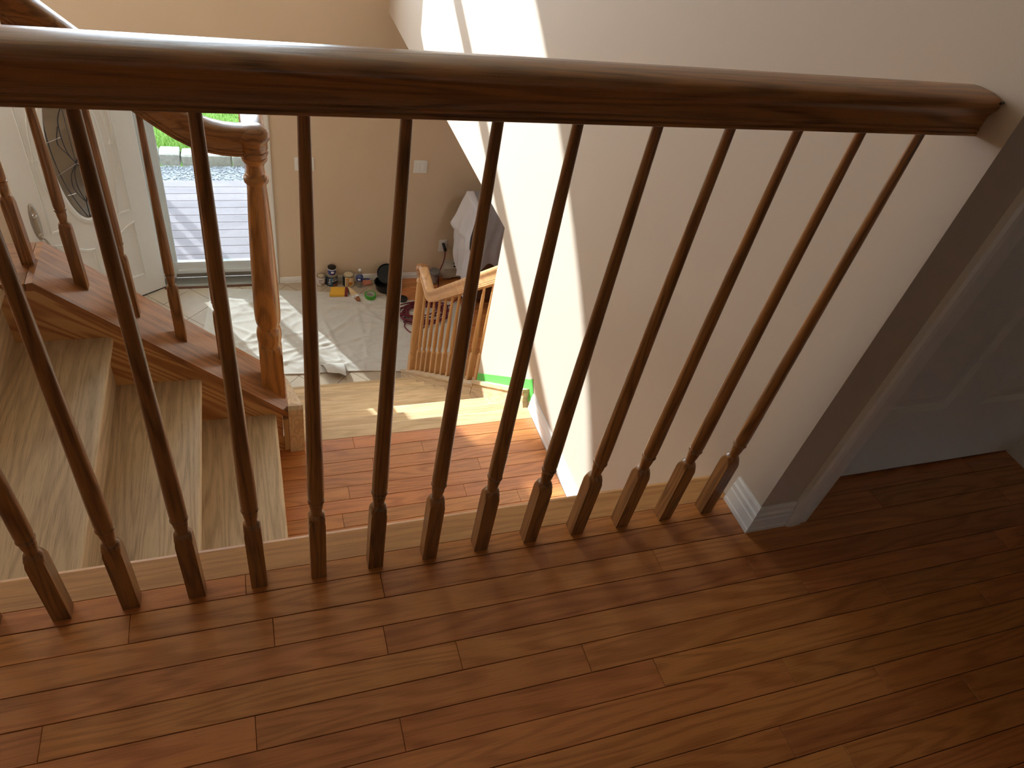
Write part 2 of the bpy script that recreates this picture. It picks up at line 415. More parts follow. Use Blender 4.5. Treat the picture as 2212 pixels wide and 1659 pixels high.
# ---- foyer far wall with door opening and arched window opening
DL, DR, DT = -0.365, 0.600, -0.70
WX, WR, WSP, WSILL = 0.13, 0.965, 1.272, 0.39
arc = [(WX - WR * cos(t), WSP + WR * sin(t)) for t in [pi / 2 * k / 16 for k in range(17)]]
arcR = [(2 * WX - a, b) for a, b in arc]
pl = [(-2.7, ZF - 0.3), (DL, ZF - 0.3), (DL, DT), (WX, DT), (WX, WSILL), (WX - WR, WSILL)] + arc + [(WX, ZCEIL), (-2.7, ZCEIL)]
pr = [(4.3, ZF - 0.3), (DR, ZF - 0.3), (DR, DT), (WX, DT), (WX, WSILL), (WX + WR, WSILL)] + arcR + [(WX, ZCEIL), (4.3, ZCEIL)]
struct('wall_far', join(prism(pl, 'y', YFW, YFW + 0.13), prism(pr, 'y', YFW, YFW + 0.13)), M['paint'], 'tan foyer wall with the front door and switches')
struct('ceiling', box(-2.7, 4.4, -5.6, YFW + 0.1, ZCEIL, ZCEIL + 0.1), M['ceil'], 'white ceiling over foyer and hall')
struct('ceiling_lower', box(XR + 0.11, 4.3, YC, YFW, ZSOF, ZSOF + 0.1), M['ceil'], 'white ceiling of the lower room beside the stairs')
struct('wall_lower_end', box(4.2, 4.3, YC, YFW, ZF, ZSOF), M['paint'], 'tan end wall of the lower room')
struct('wall_lower_near', box(XR + 0.11, 4.2, 0.9, 1.0, ZF, ZSOF), M['paint'], 'tan near wall of the lower room')
struct('wall_under_stairs', prism([(-2.6, ZF), (0.40, ZF), (0.40, -0.54), (-0.145, -0.03), (-2.6, -0.03)], 'y', 1.24, 1.305), M['paint'], 'tan wall below the upper stair stringer')
# upper floor left of the stairwell
struct('floor_left', box(-2.6, -0.905, -5.5, 1.235, -0.05, -0.002), M['floor'], 'red-brown floor at the head of the stairs')

# ---- arched window over the front door
win = empty('window_1', (WX, YFW, WSILL), 'arched white window above the front door', kind='structure')
YW0, YW1 = 4.965, 5.02
r0, r1 = 0.917, WR + 0.002
def arcband(ra, rb, y0, y1, n=24, c=(WX, WSP)):
    rings = []
    for k in range(n + 1):
        t = pi * k / n
        rings.append([(c[0] - ra * cos(t), y0, c[1] + ra * sin(t)), (c[0] - rb * cos(t), y0, c[1] + rb * sin(t)),
                      (c[0] - rb * cos(t), y1, c[1] + rb * sin(t)), (c[0] - ra * cos(t), y1, c[1] + ra * sin(t))])
    return loft(rings)
mk('arch_frame', arcband(r0, r1, YW0, YW1), M['white'], win)
for s in (-1, 1):
    x0, x1 = sorted((WX + s * r0, WX + s * r1)); mk('side_frame', box(x0, x1, YW0, YW1, WSILL, WSP), M['white'], win)
mk('window_sill', box(WX - r1 - 0.03, WX + r1 + 0.03, YW0 - 0.02, YW1, WSILL - 0.025, 0.434), M['white'], win)
mk('transom_bar', box(WX - r0, WX + r0, YW0 + 0.01, YW1 - 0.01, 1.216, 1.328), M['white'], win)
mk('lower_pane', box(WX - r0, WX + r0, 4.99, 4.994, 0.43, 1.22), M['glass'], win)
apoly = [(WX - r0 * cos(pi * k / 24), WSP + r0 * sin(pi * k / 24)) for k in range(25)]
mk('arch_pane', prism(apoly, 'y', 4.99, 4.994), M['glass'], win)

# ---- baseboards (profiled)
BB = [(0, 0), (0.0140, 0), (0.0140, 0.012), (0.0118, 0.016), (0.0118, 0.046), (0.0095, 0.050), (0.0105, 0.056), (0.0105, 0.064), (0.0068, 0.069), (0.0068, 0.083), (0.004, 0.0895), (0, 0.0895)]
def base_x(name, x0, x1, yw, z, side, mat, m0=0, m1=0, hs=1.0):
    """runs along x, wall plane y=yw, projecting to side*y; m0/m1 = mitre sign at the ends"""
    rings = []
    for x, m in ((x0, m0), (x1, m1)):
        rings.append([(x + m * d, yw + side * d, z + h * hs) for d, h in BB])
    return loft(rings)
def base_y(x, y0, y1, z, side, m0=0, m1=0):
    rings = []
    for yv, m in ((y0, m0), (y1, m1)):
        rings.append([(x + side * d, yv + m * d, z + h) for d, h in BB])
    return loft(rings)
tr = struct('baseboard_hall_corner', base_y(XR, YC, 0.019, 0.0, -1, m0=-1), M['white'], 'white moulded baseboard at the foot of the hall wall corner')
struct('baseboard_hall_door', base_x('b', XR, 1.716, YC, 0.0, -1, M['white'], m0=-1), M['white'], 'short white baseboard between wall corner and door casing')
struct('baseboard_landing', base_y(XR, 0.082, 1.19, ZL, -1), M['white'], 'white moulded baseboard along the landing')
struct('baseboard_far', base_x('b', 0.672, 2.262, YFW, ZF, -1, M['white'], hs=0.72), M['white'], 'white baseboard under the far wall switches')
struct('baseboard_far_left', base_x('b', -2.6, -0.445, YFW, ZF, -1, M['white'], hs=0.72), M['white'], 'white baseboard left of the front door')

# ---- hall door with casing
CA = [(0.0, 0.0), (0.0, 0.006), (0.010, 0.012), (0.028, 0.013), (0.034, 0.017), (0.060, 0.019), (0.072, 0.018), (0.080, 0.014), (0.080, 0.0)]
def casing_v(xi, s, y, z0, z1, side, wd=0.078):
    k = wd / 0.080
    rings = [[(xi + s * a * k, y + side * b, z) for a, b in CA] for z in (z0, z1)]
    return loft(rings)
door3 = empty('door_3', (DX0, YC, 0), 'dim white panelled door at the right of the hall', kind='structure')
mk('casing', casing_v(DX0 - 0.004, -1, YC, 0.0, DTOP + 0.07, -1), M['white'], door3)
mk('casing', casing_v(DX1 + 0.004, 1, YC, 0.0, DTOP + 0.07, -1), M['white'], door3)
mk('casing', box(DX0 - 0.08, DX1 + 0.08, YC - 0.018, YC, DTOP - 0.004, DTOP + 0.075), M['white'], door3)
mk('jamb', box(DX0 - 0.006, DX0 + 0.004, YC, YC + 0.11, 0, DTOP), M['white'], door3)
mk('jamb', box(DX1 - 0.004, DX1 + 0.006, YC, YC + 0.11, 0, DTOP), M['white'], door3)
def panel_slab(x0, x1, z0, z1, yf, th, holes, rec=0.010, bev=0.032, fld=0.02):
    """door face in the x-z plane with recessed bevelled panels; front faces -y at yf"""
    xs = sorted({x0, x1} | {h[0] for h in holes} | {h[1] for h in holes}); zs = sorted({z0, z1} | {h[2] for h in holes} | {h[3] for h in holes})
    V, F = [], []
    def quad(a, b, c, d):
        n = len(V); V.extend([a, b, c, d]); F.append((n, n + 1, n + 2, n + 3))
    for i in range(len(xs) - 1):
        for j in range(len(zs) - 1):
            cx, cz = (xs[i] + xs[i + 1]) / 2, (zs[j] + zs[j + 1]) / 2
            if any(h[0] < cx < h[1] and h[2] < cz < h[3] for h in holes): continue
            quad((xs[i], yf, zs[j]), (xs[i + 1], yf, zs[j]), (xs[i + 1], yf, zs[j + 1]), (xs[i], yf, zs[j + 1]))
    for (a, b, c, d) in holes:
        st = [(0, 0), (0.012, rec), (0.02, rec), (0.02 + bev, 0.002)]
        L_ = [[(a + o, yf + dd, c + o), (b - o, yf + dd, c + o), (b - o, yf + dd, d - o), (a + o, yf + dd, d - o)] for o, dd in st]
        for k in range(len(L_) - 1):
            for i in range(4):
                quad(L_[k][i], L_[k][(i + 1) % 4], L_[k + 1][(i + 1) % 4], L_[k + 1][i])
        quad(*L_[-1])
    bv, bf = box(x0, x1, yf + 0.0145, yf + th, z0, z1)
    for q in ((x0, x0), (x1, x1)):
        quad((q[0], yf, z0), (q[0], yf + 0.015, z0), (q[0], yf + 0.015, z1), (q[0], yf, z1))
    for q in (z0, z1):
        quad((x0, yf, q), (x1, yf, q), (x1, yf + 0.015, q), (x0, yf + 0.015, q))
    return join((V, F), (bv, bf))
hl = [(1.915, 2.185), (2.311, 2.53)]
holes = [(a, b, c, d) for a, b in hl for c, d in ((0.255, 0.80), (0.96, 1.60), (1.72, 1.94))]
mk('door_slab', panel_slab(DX0 + 0.004, DX1 - 0.004, 0.012, DTOP, 0.022, 0.035, holes), M['doorw'], door3)
mk('threshold', box(DX0, DX1, 0.027, 0.06, 0.0005, 0.0118), M['brownwood'], door3)  # added dark wood strip in the door gap, where only shade falls

# ---- foyer floor: diagonal tiles
foyer = struct('floor_foyer', box(-2.6, 1.78, 1.31, YFW, ZF - 0.06, ZF - 0.006), M['grout'], 'beige diagonal tile floor of the foyer')
T = 0.305
tile_me = None
def clip_poly(poly, xmin, xmax, ymin, ymax):
    def clip(p, f):
        out = []
        for i in range(len(p)):
            a, b = p[i - 1], p[i]; fa, fb = f(a), f(b)
            if (fa >= 0) != (fb >= 0):
                t = fa / (fa - fb); out.append((a[0] + t * (b[0] - a[0]), a[1] + t * (b[1] - a[1])))
            if fb >= 0: out.append(b)
        return out
    for f in (lambda q: q[0] - xmin, lambda q: xmax - q[0], lambda q: q[1] - ymin, lambda q: ymax - q[1]):
        if poly: poly = clip(poly, f)
    return poly
for i in range(-8, 9):
    for j in range(-8, 9):
        cx = -0.13 + (i - j) * T / sqrt(2); cy = 4.935 - T / sqrt(2) + (i + j) * T / sqrt(2)
        if not (-1.7 < cx < 1.95 and 2.9 < cy < 5.2): continue
        h = (T - 0.004) / sqrt(2)
        pg = clip_poly([(cx - h, cy), (cx, cy - h), (cx + h, cy), (cx, cy + h)], -1.6, 1.765, 3.0, YFW - 0.001)
        if len(pg) < 3: continue
        mk('floor_tile', prism(pg, 'z', ZF - 0.012, ZF), M['tile'], foyer)
# lower room wooden floor
lroom = struct('floor_lower_room', box(1.78, 4.2, 1.0, YFW, ZF - 0.06, ZF - 0.017), M['seam'], 'red-brown oak floor of the lower room')
rw = []; y = YFW
while y > 1.75: rw.append((y, y - 0.083)); y -= 0.083
lay(rw, lambda k: 1.78, lambda k: 4.2, ZF, {}, lroom, M['floor'], seedj=21, stepr=(1.0, 1.9))

# ================================================================== STAIRS
# ---- landing
land = struct('floor_landing', box(0.44, 1.60, 0.05, 1.19, ZL - 0.06, ZL - 0.0165), M['seam'], 'sunlit red-brown oak landing between the flights')
rl = []; y = 1.128
while y > 0.09: rl.append((y, y - WPL)); y -= WPL
lay(rl, lambda k: 0.47, lambda k: 1.594, ZL, {0: [0.793], 1: [1.07], 2: [0.854], 3: [1.284], 4: [0.739], 5: [1.19], 6: [0.70, 1.40], 7: [1.02], 8: [0.66], 9: [1.27], 10: [0.9]}, land, M['floor'], seedj=5)
def nosing_x(x0, x1, y0, yn, z, th=0.030, mat=None):
    """board lying along x whose front (+y) edge is rounded"""
    h = th / 2
    pr = [(y0, z - th)] + [(yn - h + h * cos(t), z - h + h * sin(t)) for t in [-pi / 2 + pi * k / 12 for k in range(13)]] + [(y0, z)]
    return prism(pr, 'x', x0, x1)
mk('landing_nosing', nosing_x(0.597, XS + 0.012, 1.1286, YA, ZL), M['raw_x'], land)

# ---- lower flight
low = empty('lower_flight', (1.09, YA, ZL), 'pale sanded oak flight descending to the foyer', 'stairs')
for k in range(1, 10):
    z = ZL - k * RISE; yn = YA + k * RUN
    mk('tread', nosing_x(0.597, XS, yn - RUN - 0.027, yn, z), M['raw_x'], low)
for k in range(1, 11):
    z1 = ZL - (k - 1) * RISE - 0.030; z0 = ZL - k * RISE + (0.0 if k < 10 else 0.0)
    yr = YA + (k - 1) * RUN - 0.025
    mk('riser', box(0.597, XS, yr - 0.018, yr, z0, z1), M['raw_x'], low)
SL = -RISE / RUN
def znose(y): return ZL + SL * (y - YA)
# right: wall skirt as far as the wall runs, then the open curb with its cap
def zt(y): return -1.352 + (-0.845) * (y - 1.89)
sk = [(1.203, ZL - 0.03), (1.232, ZL - 0.0), (1.240, zt(1.240) + 0.012), (1.88, zt(1.88) + 0.012), (1.88, zt(1.88) - 0.35), (1.30, zt(1.30) - 0.35)]
mk('skirt_board', prism(sk, 'x', XS, XR - 0.0005), M['raw_slope'], low)
mk('skirt_mould', prism([(1.240, zt(1.240) + 0.006), (1.88, zt(1.88) + 0.006), (1.88, zt(1.88) + 0.03), (1.244, zt(1.244) + 0.03)], 'x', XS - 0.006, XR - 0.0005), M['raw_slope'], low)
Y1 = 3.585
mk('curb', prism([(YEND + 0.001, zt(YEND) - 0.02), (Y1 - 0.03, zt(Y1 - 0.03) - 0.02), (Y1 - 0.03, ZF), (YEND + 0.001, ZF)], 'x', XS, 1.735), M['raw_slope'], low)
mk('curb_cap', prism([(YEND - 0.02, zt(YEND - 0.02)), (Y1, zt(Y1)), (Y1 + 0.004, zt(Y1) - 0.012), (Y1, zt(Y1) - 0.02), (YEND - 0.02, zt(YEND - 0.02) - 0.02)], 'x', XS - 0.004, 1.75), M['raw_slope'], low)
# left curb
def ztl(y): return -0.615 + SL * (y - 1.12)
mk('curb', prism([(1.085, ZL), (1.085, -0.606), (1.10, -0.598), (Y1, ztl(Y1)), (Y1, ZF), (1.4, ZF), (1.4, ZL - 0.2), (1.2, ZL)], 'x', 0.542, 0.597), M['raw_slope'], low)
mk('curb_core', prism([(1.235, ZL - 0.02), (1.235, ztl(1.235) - 0.01), (Y1, ztl(Y1) - 0.01), (Y1, ZF), (1.4, ZF), (1.4, ZL - 0.2)], 'x', 0.405, 0.542), M['raw_slope'], low)

# ---- upper flight
upf = empty('upper_flight', (0.15, 0.6, ZL), 'pale sanded oak flight rising left from the landing', 'stairs')
for k in range(3):
    xn = XL - k * RUN2; z = ZL + (k + 1) * RISE2; th = 0.028
    h = th / 2
    pr = [(xn - RUN2 - 0.03, z - th)] + [(xn - h + h * cos(t), z - h + h * sin(t)) for t in [-pi / 2 + pi * q / 12 for q in range(13)]] + [(xn - RUN2 - 0.03, z)]
    mk('tread', prism(pr, 'y', 0.083, YSTR), M['raw_y'], upf)
for k in range(4):
    xr = XL - k * RUN2 - 0.028; z0 = ZL + k * RISE2; z1 = z0 + RISE2 - 0.028
    mk('riser', box(xr - 0.018, xr, 0.083, YSTR, z0, z1), M['raw_y'], upf)
xn = XL - 3 * RUN2
mk('top_nosing', prism([(xn - 0.10, -0.028), (xn - 0.006, -0.028), (xn, -0.014), (xn - 0.008, 0), (xn - 0.10, 0)], 'y', 0.083, YSTR), M['raw_y'], upf)
def zc(x): return 0.015 - 0.927 * (x + 0.145)
strg = [(0.520, ZL), (0.520, zc(0.520) - 0.028), (-0.145, zc(-0.145) - 0.028), (-0.9, -0.016), (-0.9, -0.35), (-0.3, -0.4), (0.2, ZL)]
mk('stringer', prism(strg, 'y', YSTR, YSTR + 0.03), M['flame'], upf)
mk('stringer_end_post', box(0.521, 0.541, 1.088, 1.135, ZL + 0.012, zc(0.541) - 0.034), M['raw_z'], upf)
capx = 0.545
mk('stringer_cap', prism([(capx, zc(capx)), (-0.145, 0.015), (-0.165, 0.0115), (-0.165, -0.014), (-0.145, 0.015 - 0.029), (capx - 0.003, zc(capx) - 0.030)], 'y', 1.092, 1.312), M['cap'], upf)
mk('level_cap', box(-0.95, -0.1665, 1.092, 1.312, -0.014, 0.0118), M['cap_flat'], upf)

# ================================================================== BALUSTRADES
def bal_profile(top, blk=0.190, bot=0.0, sq=0.016, rt=0.0078):
    p = [(bot, 0.03, sq), (blk - 0.008, 0.0227, sq), (blk - 0.004, 0.0222, sq), (blk, 0.0215, sq), (blk + 0.004, 0.0205, sq), (blk + 0.008, 0.0193, sq), (blk + 0.012, 0.0178, sq), (blk + 0.015, 0.0163, sq), (blk + 0.018, 0.0145, None), (blk + 0.020, 0.0125, None),
         (blk + 0.022, 0.0108, None), (blk + 0.030, 0.0112, None), (blk + 0.042, 0.0130, None), (blk + 0.051, 0.0136, None), (blk + 0.056, 0.0128, None), (blk + 0.0575, 0.0148, None),
         (blk + 0.061, 0.0164, None), (blk + 0.0645, 0.0152, None), (blk + 0.066, 0.0132, None), (blk + 0.0680, 0.0148, None), (blk + 0.076, 0.0156, None), (blk + 0.13, 0.0155, None)]
    n = 8; z0 = blk + 0.13
    for i in range(1, n + 1):
        t = i / n; p.append((z0 + (top - z0) * t, 0.0155 + (rt - 0.0155) * (t ** 0.9), None))
    return p
RAIL = [(-0.0262, 0.0), (0.0262, 0.0), (0.0272, 0.001), (0.0272, 0.0045), (0.0245, 0.0058), (0.0245, 0.0070), (0.0268, 0.0082), (0.0268, 0.0115), (0.0245, 0.0128), (0.0245, 0.0140), (0.0262, 0.0152), (0.0260, 0.028),
        (0.0272, 0.034), (0.0305, 0.0400), (0.0345, 0.0455), (0.0362, 0.0500), (0.0362, 0.0550), (0.0340, 0.0595), (0.0290, 0.0628), (0.0150, 0.0648), (0.0, 0.0653)]
RAIL = RAIL + [(-a, b) for a, b in reversed(RAIL[2:-1])]
GR = 'turned balusters of the hall railing'
hall = empty('hall_balustrade', (0.79, 0, 0), 'dark stained hall railing with thirteen slender balusters', 'railing')
ZR = 1.0200
hr = mk('handrail', sweep([(-0.272, 0, ZR), (0.3, 0, ZR), (1.0, 0, ZR), (XR - 0.001, 0, ZR)], RAIL), M['stain_x'], hall, smooth=True, auto=32)
mk('newel_post', turned([(0.0005, 0.1, 0.0405), (0.30, 0.0575, 0.0405), (0.315, 0.052, 0.0405), (0.325, 0.044, 0.0405), (0.33, 0.038, None), (0.345, 0.0425, None), (0.37, 0.0425, None), (0.385, 0.036, None), (0.40, 0.041, None), (0.45, 0.044, None), (0.75, 0.038, None), (0.86, 0.030, None), (0.875, 0.036, None), (0.89, 0.030, None), (0.905, 0.040, None), (0.915, 0.0575, 0.0405), (1.095, 0.0575, 0.0405), (1.10, 0.034, None), (1.115, 0.030, None), (1.13, 0.042, None), (1.16, 0.046, None), (1.19, 0.034, None), (1.20, 0.0, None)], -0.312, 0.0), M['newel'], hall, smooth=True, auto=32)
bm0 = None
tilt = {2: -0.0022, 5: 0.004, 6: 0.004, 7: -0.0024}
for i in range(-1, 13):
    x = 0.05967 + 0.12174 * i
    if bm0 is None:
        bm0 = mk('baluster', turned(bal_profile(ZR + 0.006)), M['stain_z'], hall, smooth=True, auto=26, local=True)
        bm0.location = (x - 0.79, 0, 0.0004)
    else:
        copy_of(bm0, hall, (x - 0.79, 0, 0.0004), (0, tilt.get(i, 0.0), 0))

mk('rail_screw', tube([(XR - 0.001, -0.0365, 1.0795), (XR - 0.012, -0.0415, 1.0800)], 0.0022, 8), M['black'], hall)
# ---- balustrade of the upper flight with its newel post
UY = 1.205
up = empty('upper_stair_balustrade', (0.498, UY, zc(0.498)), 'golden brown stair railing with turned newel above the landing', 'railing')
sqn = 0.0405
npz = [(zc(0.498) - 0.055, 0.1, sqn), (-0.412, 0.0575, sqn), (-0.400, 0.0560, sqn), (-0.390, 0.0530, sqn), (-0.381, 0.0490, sqn), (-0.374, 0.0445, sqn), (-0.369, 0.0400, None), (-0.365, 0.0380, None), (-0.361, 0.0378, None),
       (-0.357, 0.0390, None), (-0.350, 0.0410, None), (-0.338, 0.0426, None), (-0.324, 0.0433, None), (-0.310, 0.0428, None), (-0.299, 0.0412, None), (-0.291, 0.0388, None), (-0.287, 0.0366, None), (-0.283, 0.0358, None), (-0.279, 0.0366, None), (-0.274, 0.0386, None), (-0.266, 0.0410, None),
       (-0.252, 0.0432, None), (-0.22, 0.0442, None), (-0.16, 0.0435, None), (-0.06, 0.0412, None), (0.05, 0.0380, None), (0.15, 0.0345, None), (0.23, 0.0305, None), (0.266, 0.0280, None),
       (0.272, 0.0284, None), (0.2745, 0.0325, None), (0.279, 0.0358, None), (0.286, 0.0368, None), (0.293, 0.0356, None), (0.297, 0.0325, None), (0.299, 0.0300, None), (0.303, 0.0292, None), (0.306, 0.0268, None), (0.325, 0.0255, None), (0.338, 0.0275, None),
       (0.343, 0.0325, None), (0.348, 0.0360, None), (0.354, 0.0372, None), (0.358, 0.0366, None), (0.360, 0.0345, None), (0.363, 0.0345, None), (0.366, 0.0385, None)]
mk('newel_post', turned(npz, 0.498, UY, 48), M['newel'], up, smooth=True, auto=32)
mk('rail_cap', lathe([(0.0385, 0.3655), (0.0405, 0.370), (0.0405, 0.378), (0.0385, 0.380), (0.040, 0.384), (0.0395, 0.402), (0.0425, 0.409), (0.047, 0.415), (0.0485, 0.424), (0.046, 0.435), (0.039, 0.4445), (0.025, 0.451), (0.0, 0.4525)], 0.498, UY, 32), M['stain_x'], up, smooth=True, auto=40)
K = 1.28
RAILU = [(a * 0.95, b * K) for a, b in RAIL]
bot = [(0.500, 0.3665), (0.45, 0.367), (0.41, 0.3705), (0.37, 0.379), (0.33, 0.3935), (0.29, 0.417), (0.25, 0.4475), (0.21, 0.481), (0.15, 0.5325), (0.0, 0.6615), (-0.30, 0.9195), (-0.36, 0.965), (-0.42, 0.99), (-0.9, 1.0)]
mk('handrail', sweep([(x, UY, z) for x, z in reversed(bot)], RAILU), M['stain_x'], up, smooth=True, auto=32)
for x in (-0.417, -0.294, -0.17, -0.047, 0.080, 0.208, 0.335):
    zb = 0.0116 if x < -0.15 else zc(x)
    xs_ = [q for q in bot]
    zt_ = 0.0
    for (xa, za), (xb, zb2) in zip(bot[:-1], bot[1:]):
        if xb <= x <= xa: zt_ = za + (zb2 - za) * (xa - x) / (xa - xb)
    o = mk('baluster', turned([(z - zb, r, s) for z, r, s in bal_profile(zt_ + 0.012, blk=zb + 0.2, bot=zb - (0.0 if x < -0.15 else 0.018))]), M['stain_z'], up, smooth=True, auto=26, local=True)
    o.location = Vector((x, UY, zb)) - wloc(up)
# ---- balustrade on the left curb of the lower flight (edge-on behind the newel)
ll = empty('left_lower_balustrade', (0.498, 2.4, ztl(2.4)), 'stained rail running down from the newel behind it', 'railing')
lp = [(UY + 0.02, 0.3665), (1.26, 0.3665), (1.32, 0.360), (1.37, 0.340), (1.42, 0.305), (1.47, 0.262)]
yb_ = 3.40; zb_ = 0.262 + SL * (yb_ - 1.47)
lp += [(yb_, zb_), (3.49, zb_ - 0.02)]
mk('handrail', sweep([(0.498, a, b) for a, b in lp], RAILU), M['stain_y'], ll, smooth=True, auto=32)
yy = 1.42
while yy < 3.38:
    zb = ztl(yy); zt_ = 0.262 + SL * (yy - 1.47)
    o = mk('baluster', turned([(z - zb, r, s) for z, r, s in bal_profile(zt_ + 0.012, blk=zb + 0.2, bot=zb - 0.022)]), M['stain_z'], ll, smooth=True, auto=26, local=True)
    o.location = Vector((0.498, yy, zb)) - wloc(ll); yy += 0.131
# ---- balustrade on the right curb of the lower flight
RX = XR + 0.055
rr = empty('lower_right_balustrade', (RX, 2.7, zt(2.7)), 'honey oak stair railing with eleven balusters by the drop cloth', 'railing')
ZB0 = -0.640
def zrb(y): return ZB0 - 0.868 * (y - 1.887)
rb = [(YEND + 0.001, zrb(YEND)), (2.5, zrb(2.5)), (3.02, zrb(3.02)), (3.10, zrb(3.10) + 0.006), (3.17, zrb(3.17) + 0.024), (3.23, zrb(3.23) + 0.062), (3.29, zrb(3.29) + 0.125), (3.345, zrb(3.345) + 0.185), (3.40, zrb(3.40) + 0.240), (3.455, zrb(3.455) + 0.290)]
ztop_n = zrb(3.455) + 0.290
mk('handrail', sweep([(RX, a, b) for a, b in rb], [(-a * 1.0, b * 1.33) for a, b in RAIL]), M['honey_y'], rr, smooth=True, auto=32)
NY = 3.475
mk('rail_cap', lathe([(0.036, ztop_n - 0.01), (0.042, ztop_n), (0.042, ztop_n + 0.03), (0.050, ztop_n + 0.045), (0.052, ztop_n + 0.06), (0.045, ztop_n + 0.075), (0.03, ztop_n + 0.084), (0.0, ztop_n + 0.087)], RX, NY, 32), M['stain_y'], rr, smooth=True, auto=40)
zn0 = zt(NY)
npl = [(zn0 - 0.06, 0.1, sqn), (zn0 + 0.13, 0.058, sqn), (zn0 + 0.16, 0.050, sqn), (zn0 + 0.185, 0.0405, sqn), (zn0 + 0.19, 0.038, None), (zn0 + 0.20, 0.0425, None), (zn0 + 0.22, 0.0425, None), (zn0 + 0.232, 0.0365, None), (zn0 + 0.25, 0.041, None),
       (zn0 + 0.30, 0.043, None), (zn0 + 0.5, 0.040, None), (ztop_n - 0.10, 0.0335, None), (ztop_n - 0.075, 0.030, None), (ztop_n - 0.068, 0.037, None), (ztop_n - 0.055, 0.039, None), (ztop_n - 0.045, 0.034, None), (ztop_n - 0.035, 0.028, None), (ztop_n - 0.015, 0.028, None), (ztop_n - 0.004, 0.037, None)]
mk('newel_post', turned(npl, RX, NY), M['honey_z'], rr, smooth=True, auto=32)
for i in range(11):
    yv = 2.02 + 0.1315 * i
    zb = zt(yv); zt_ = min(zrb(yv), zrb(3.2) if yv > 3.2 else 9)
    if yv > 3.17: zt_ = zrb(3.17) + 0.03 + (yv - 3.17) * 0.25
    o = mk('baluster', turned([(z - zb, r, s) for z, r, s in bal_profile(zt_ + 0.015, blk=zb + 0.2, bot=zb - 0.022)]), M['honey_z'], rr, smooth=True, auto=26, local=True)
    o.location = Vector((RX, yv, zb)) - wloc(rr)

# ================================================================== FRONT DOOR
cas = empty('trim_1', (0.115, YFW, ZF), 'white casing around the front door', kind='structure')
mk('casing', casing_v(DR - 0.012, 1, YFW, ZF, DT + 0.09, -1), M['white'], cas)
mk('casing', casing_v(DL + 0.012, -1, YFW, ZF, DT + 0.09, -1), M['white'], cas)
mk('casing', box(DL - 0.072, DR + 0.072, YFW - 0.018, YFW, DT - 0.005, DT + 0.088), M['white'], cas)
mk('jamb', box(DR - 0.02, DR + 0.001, YFW, YFW + 0.16, ZF, DT), M['white'], cas)
mk('jamb', box(DL - 0.001, DL + 0.02, YFW, YFW + 0.16, ZF, DT), M['white'], cas)
mk('jamb', box(DL, DR, YFW, YFW + 0.16, DT - 0.02, DT), M['white'], cas)
mk('threshold', prism([(YFW - 0.01, ZF), (YFW + 0.02, ZF + 0.012), (YFW + 0.12, ZF + 0.016), (YFW + 0.16, ZF)], 'x', DL + 0.02, DR - 0.02), M['alum'], cas)
mk('threshold_strip', box(DL + 0.02, DR - 0.02, YFW - 0.035, YFW - 0.008, ZF, ZF + 0.006), M['brownwood'], cas)
# storm door
SY = 5.10
st = empty('door_2', (0.115, SY, ZF), 'white full-view glass storm door', kind='structure')
gl, gr_, gb, gt = -0.215, 0.485, ZF + 0.19, DT - 0.10
mk('stile', join(box(DL + 0.02, gl - 0.03, SY, SY + 0.03, ZF + 0.02, DT - 0.02), box(gl - 0.045, gl - 0.028, SY - 0.006, SY + 0.036, ZF + 0.02, DT - 0.02), box(gl - 0.03, gl, SY + 0.008, SY + 0.024, gb, gt)), M['vinyl'], st)
mk('stile', join(box(gr_ + 0.03, DR - 0.02, SY, SY + 0.03, ZF + 0.02, DT - 0.02), box(gr_ + 0.028, gr_ + 0.045, SY - 0.006, SY + 0.036, ZF + 0.02, DT - 0.02), box(gr_, gr_ + 0.03, SY + 0.008, SY + 0.024, gb, gt)), M['vinyl'], st)
mk('bottom_rail', join(box(DL + 0.02, DR - 0.02, SY, SY + 0.03, ZF + 0.06, gb - 0.03), box(gl - 0.03, gr_ + 0.03, SY - 0.004, SY + 0.034, gb - 0.03, gb), box(gl, gr_, SY - 0.012, SY, ZF + 0.075, ZF + 0.105)), M['vinyl'], st)
mk('door_sweep', box(DL + 0.02, DR - 0.02, SY + 0.005, SY + 0.025, ZF + 0.016, ZF + 0.06), M['alum'], st)
mk('top_rail', box(DL + 0.02, DR - 0.02, SY, SY + 0.03, gt, DT - 0.02), M['vinyl'], st)
mk('pane', box(gl, gr_, SY + 0.014, SY + 0.018, gb, gt), M['storm'], st)

# open door leaf, hinged at the left jamb and swung into the foyer
ang = math.atan2(-0.54, -0.84)
leaf = empty('door_1', (-0.335, 4.975, ZF + 0.01), 'open white front door with oval leaded glass', kind='structure', rz=ang)
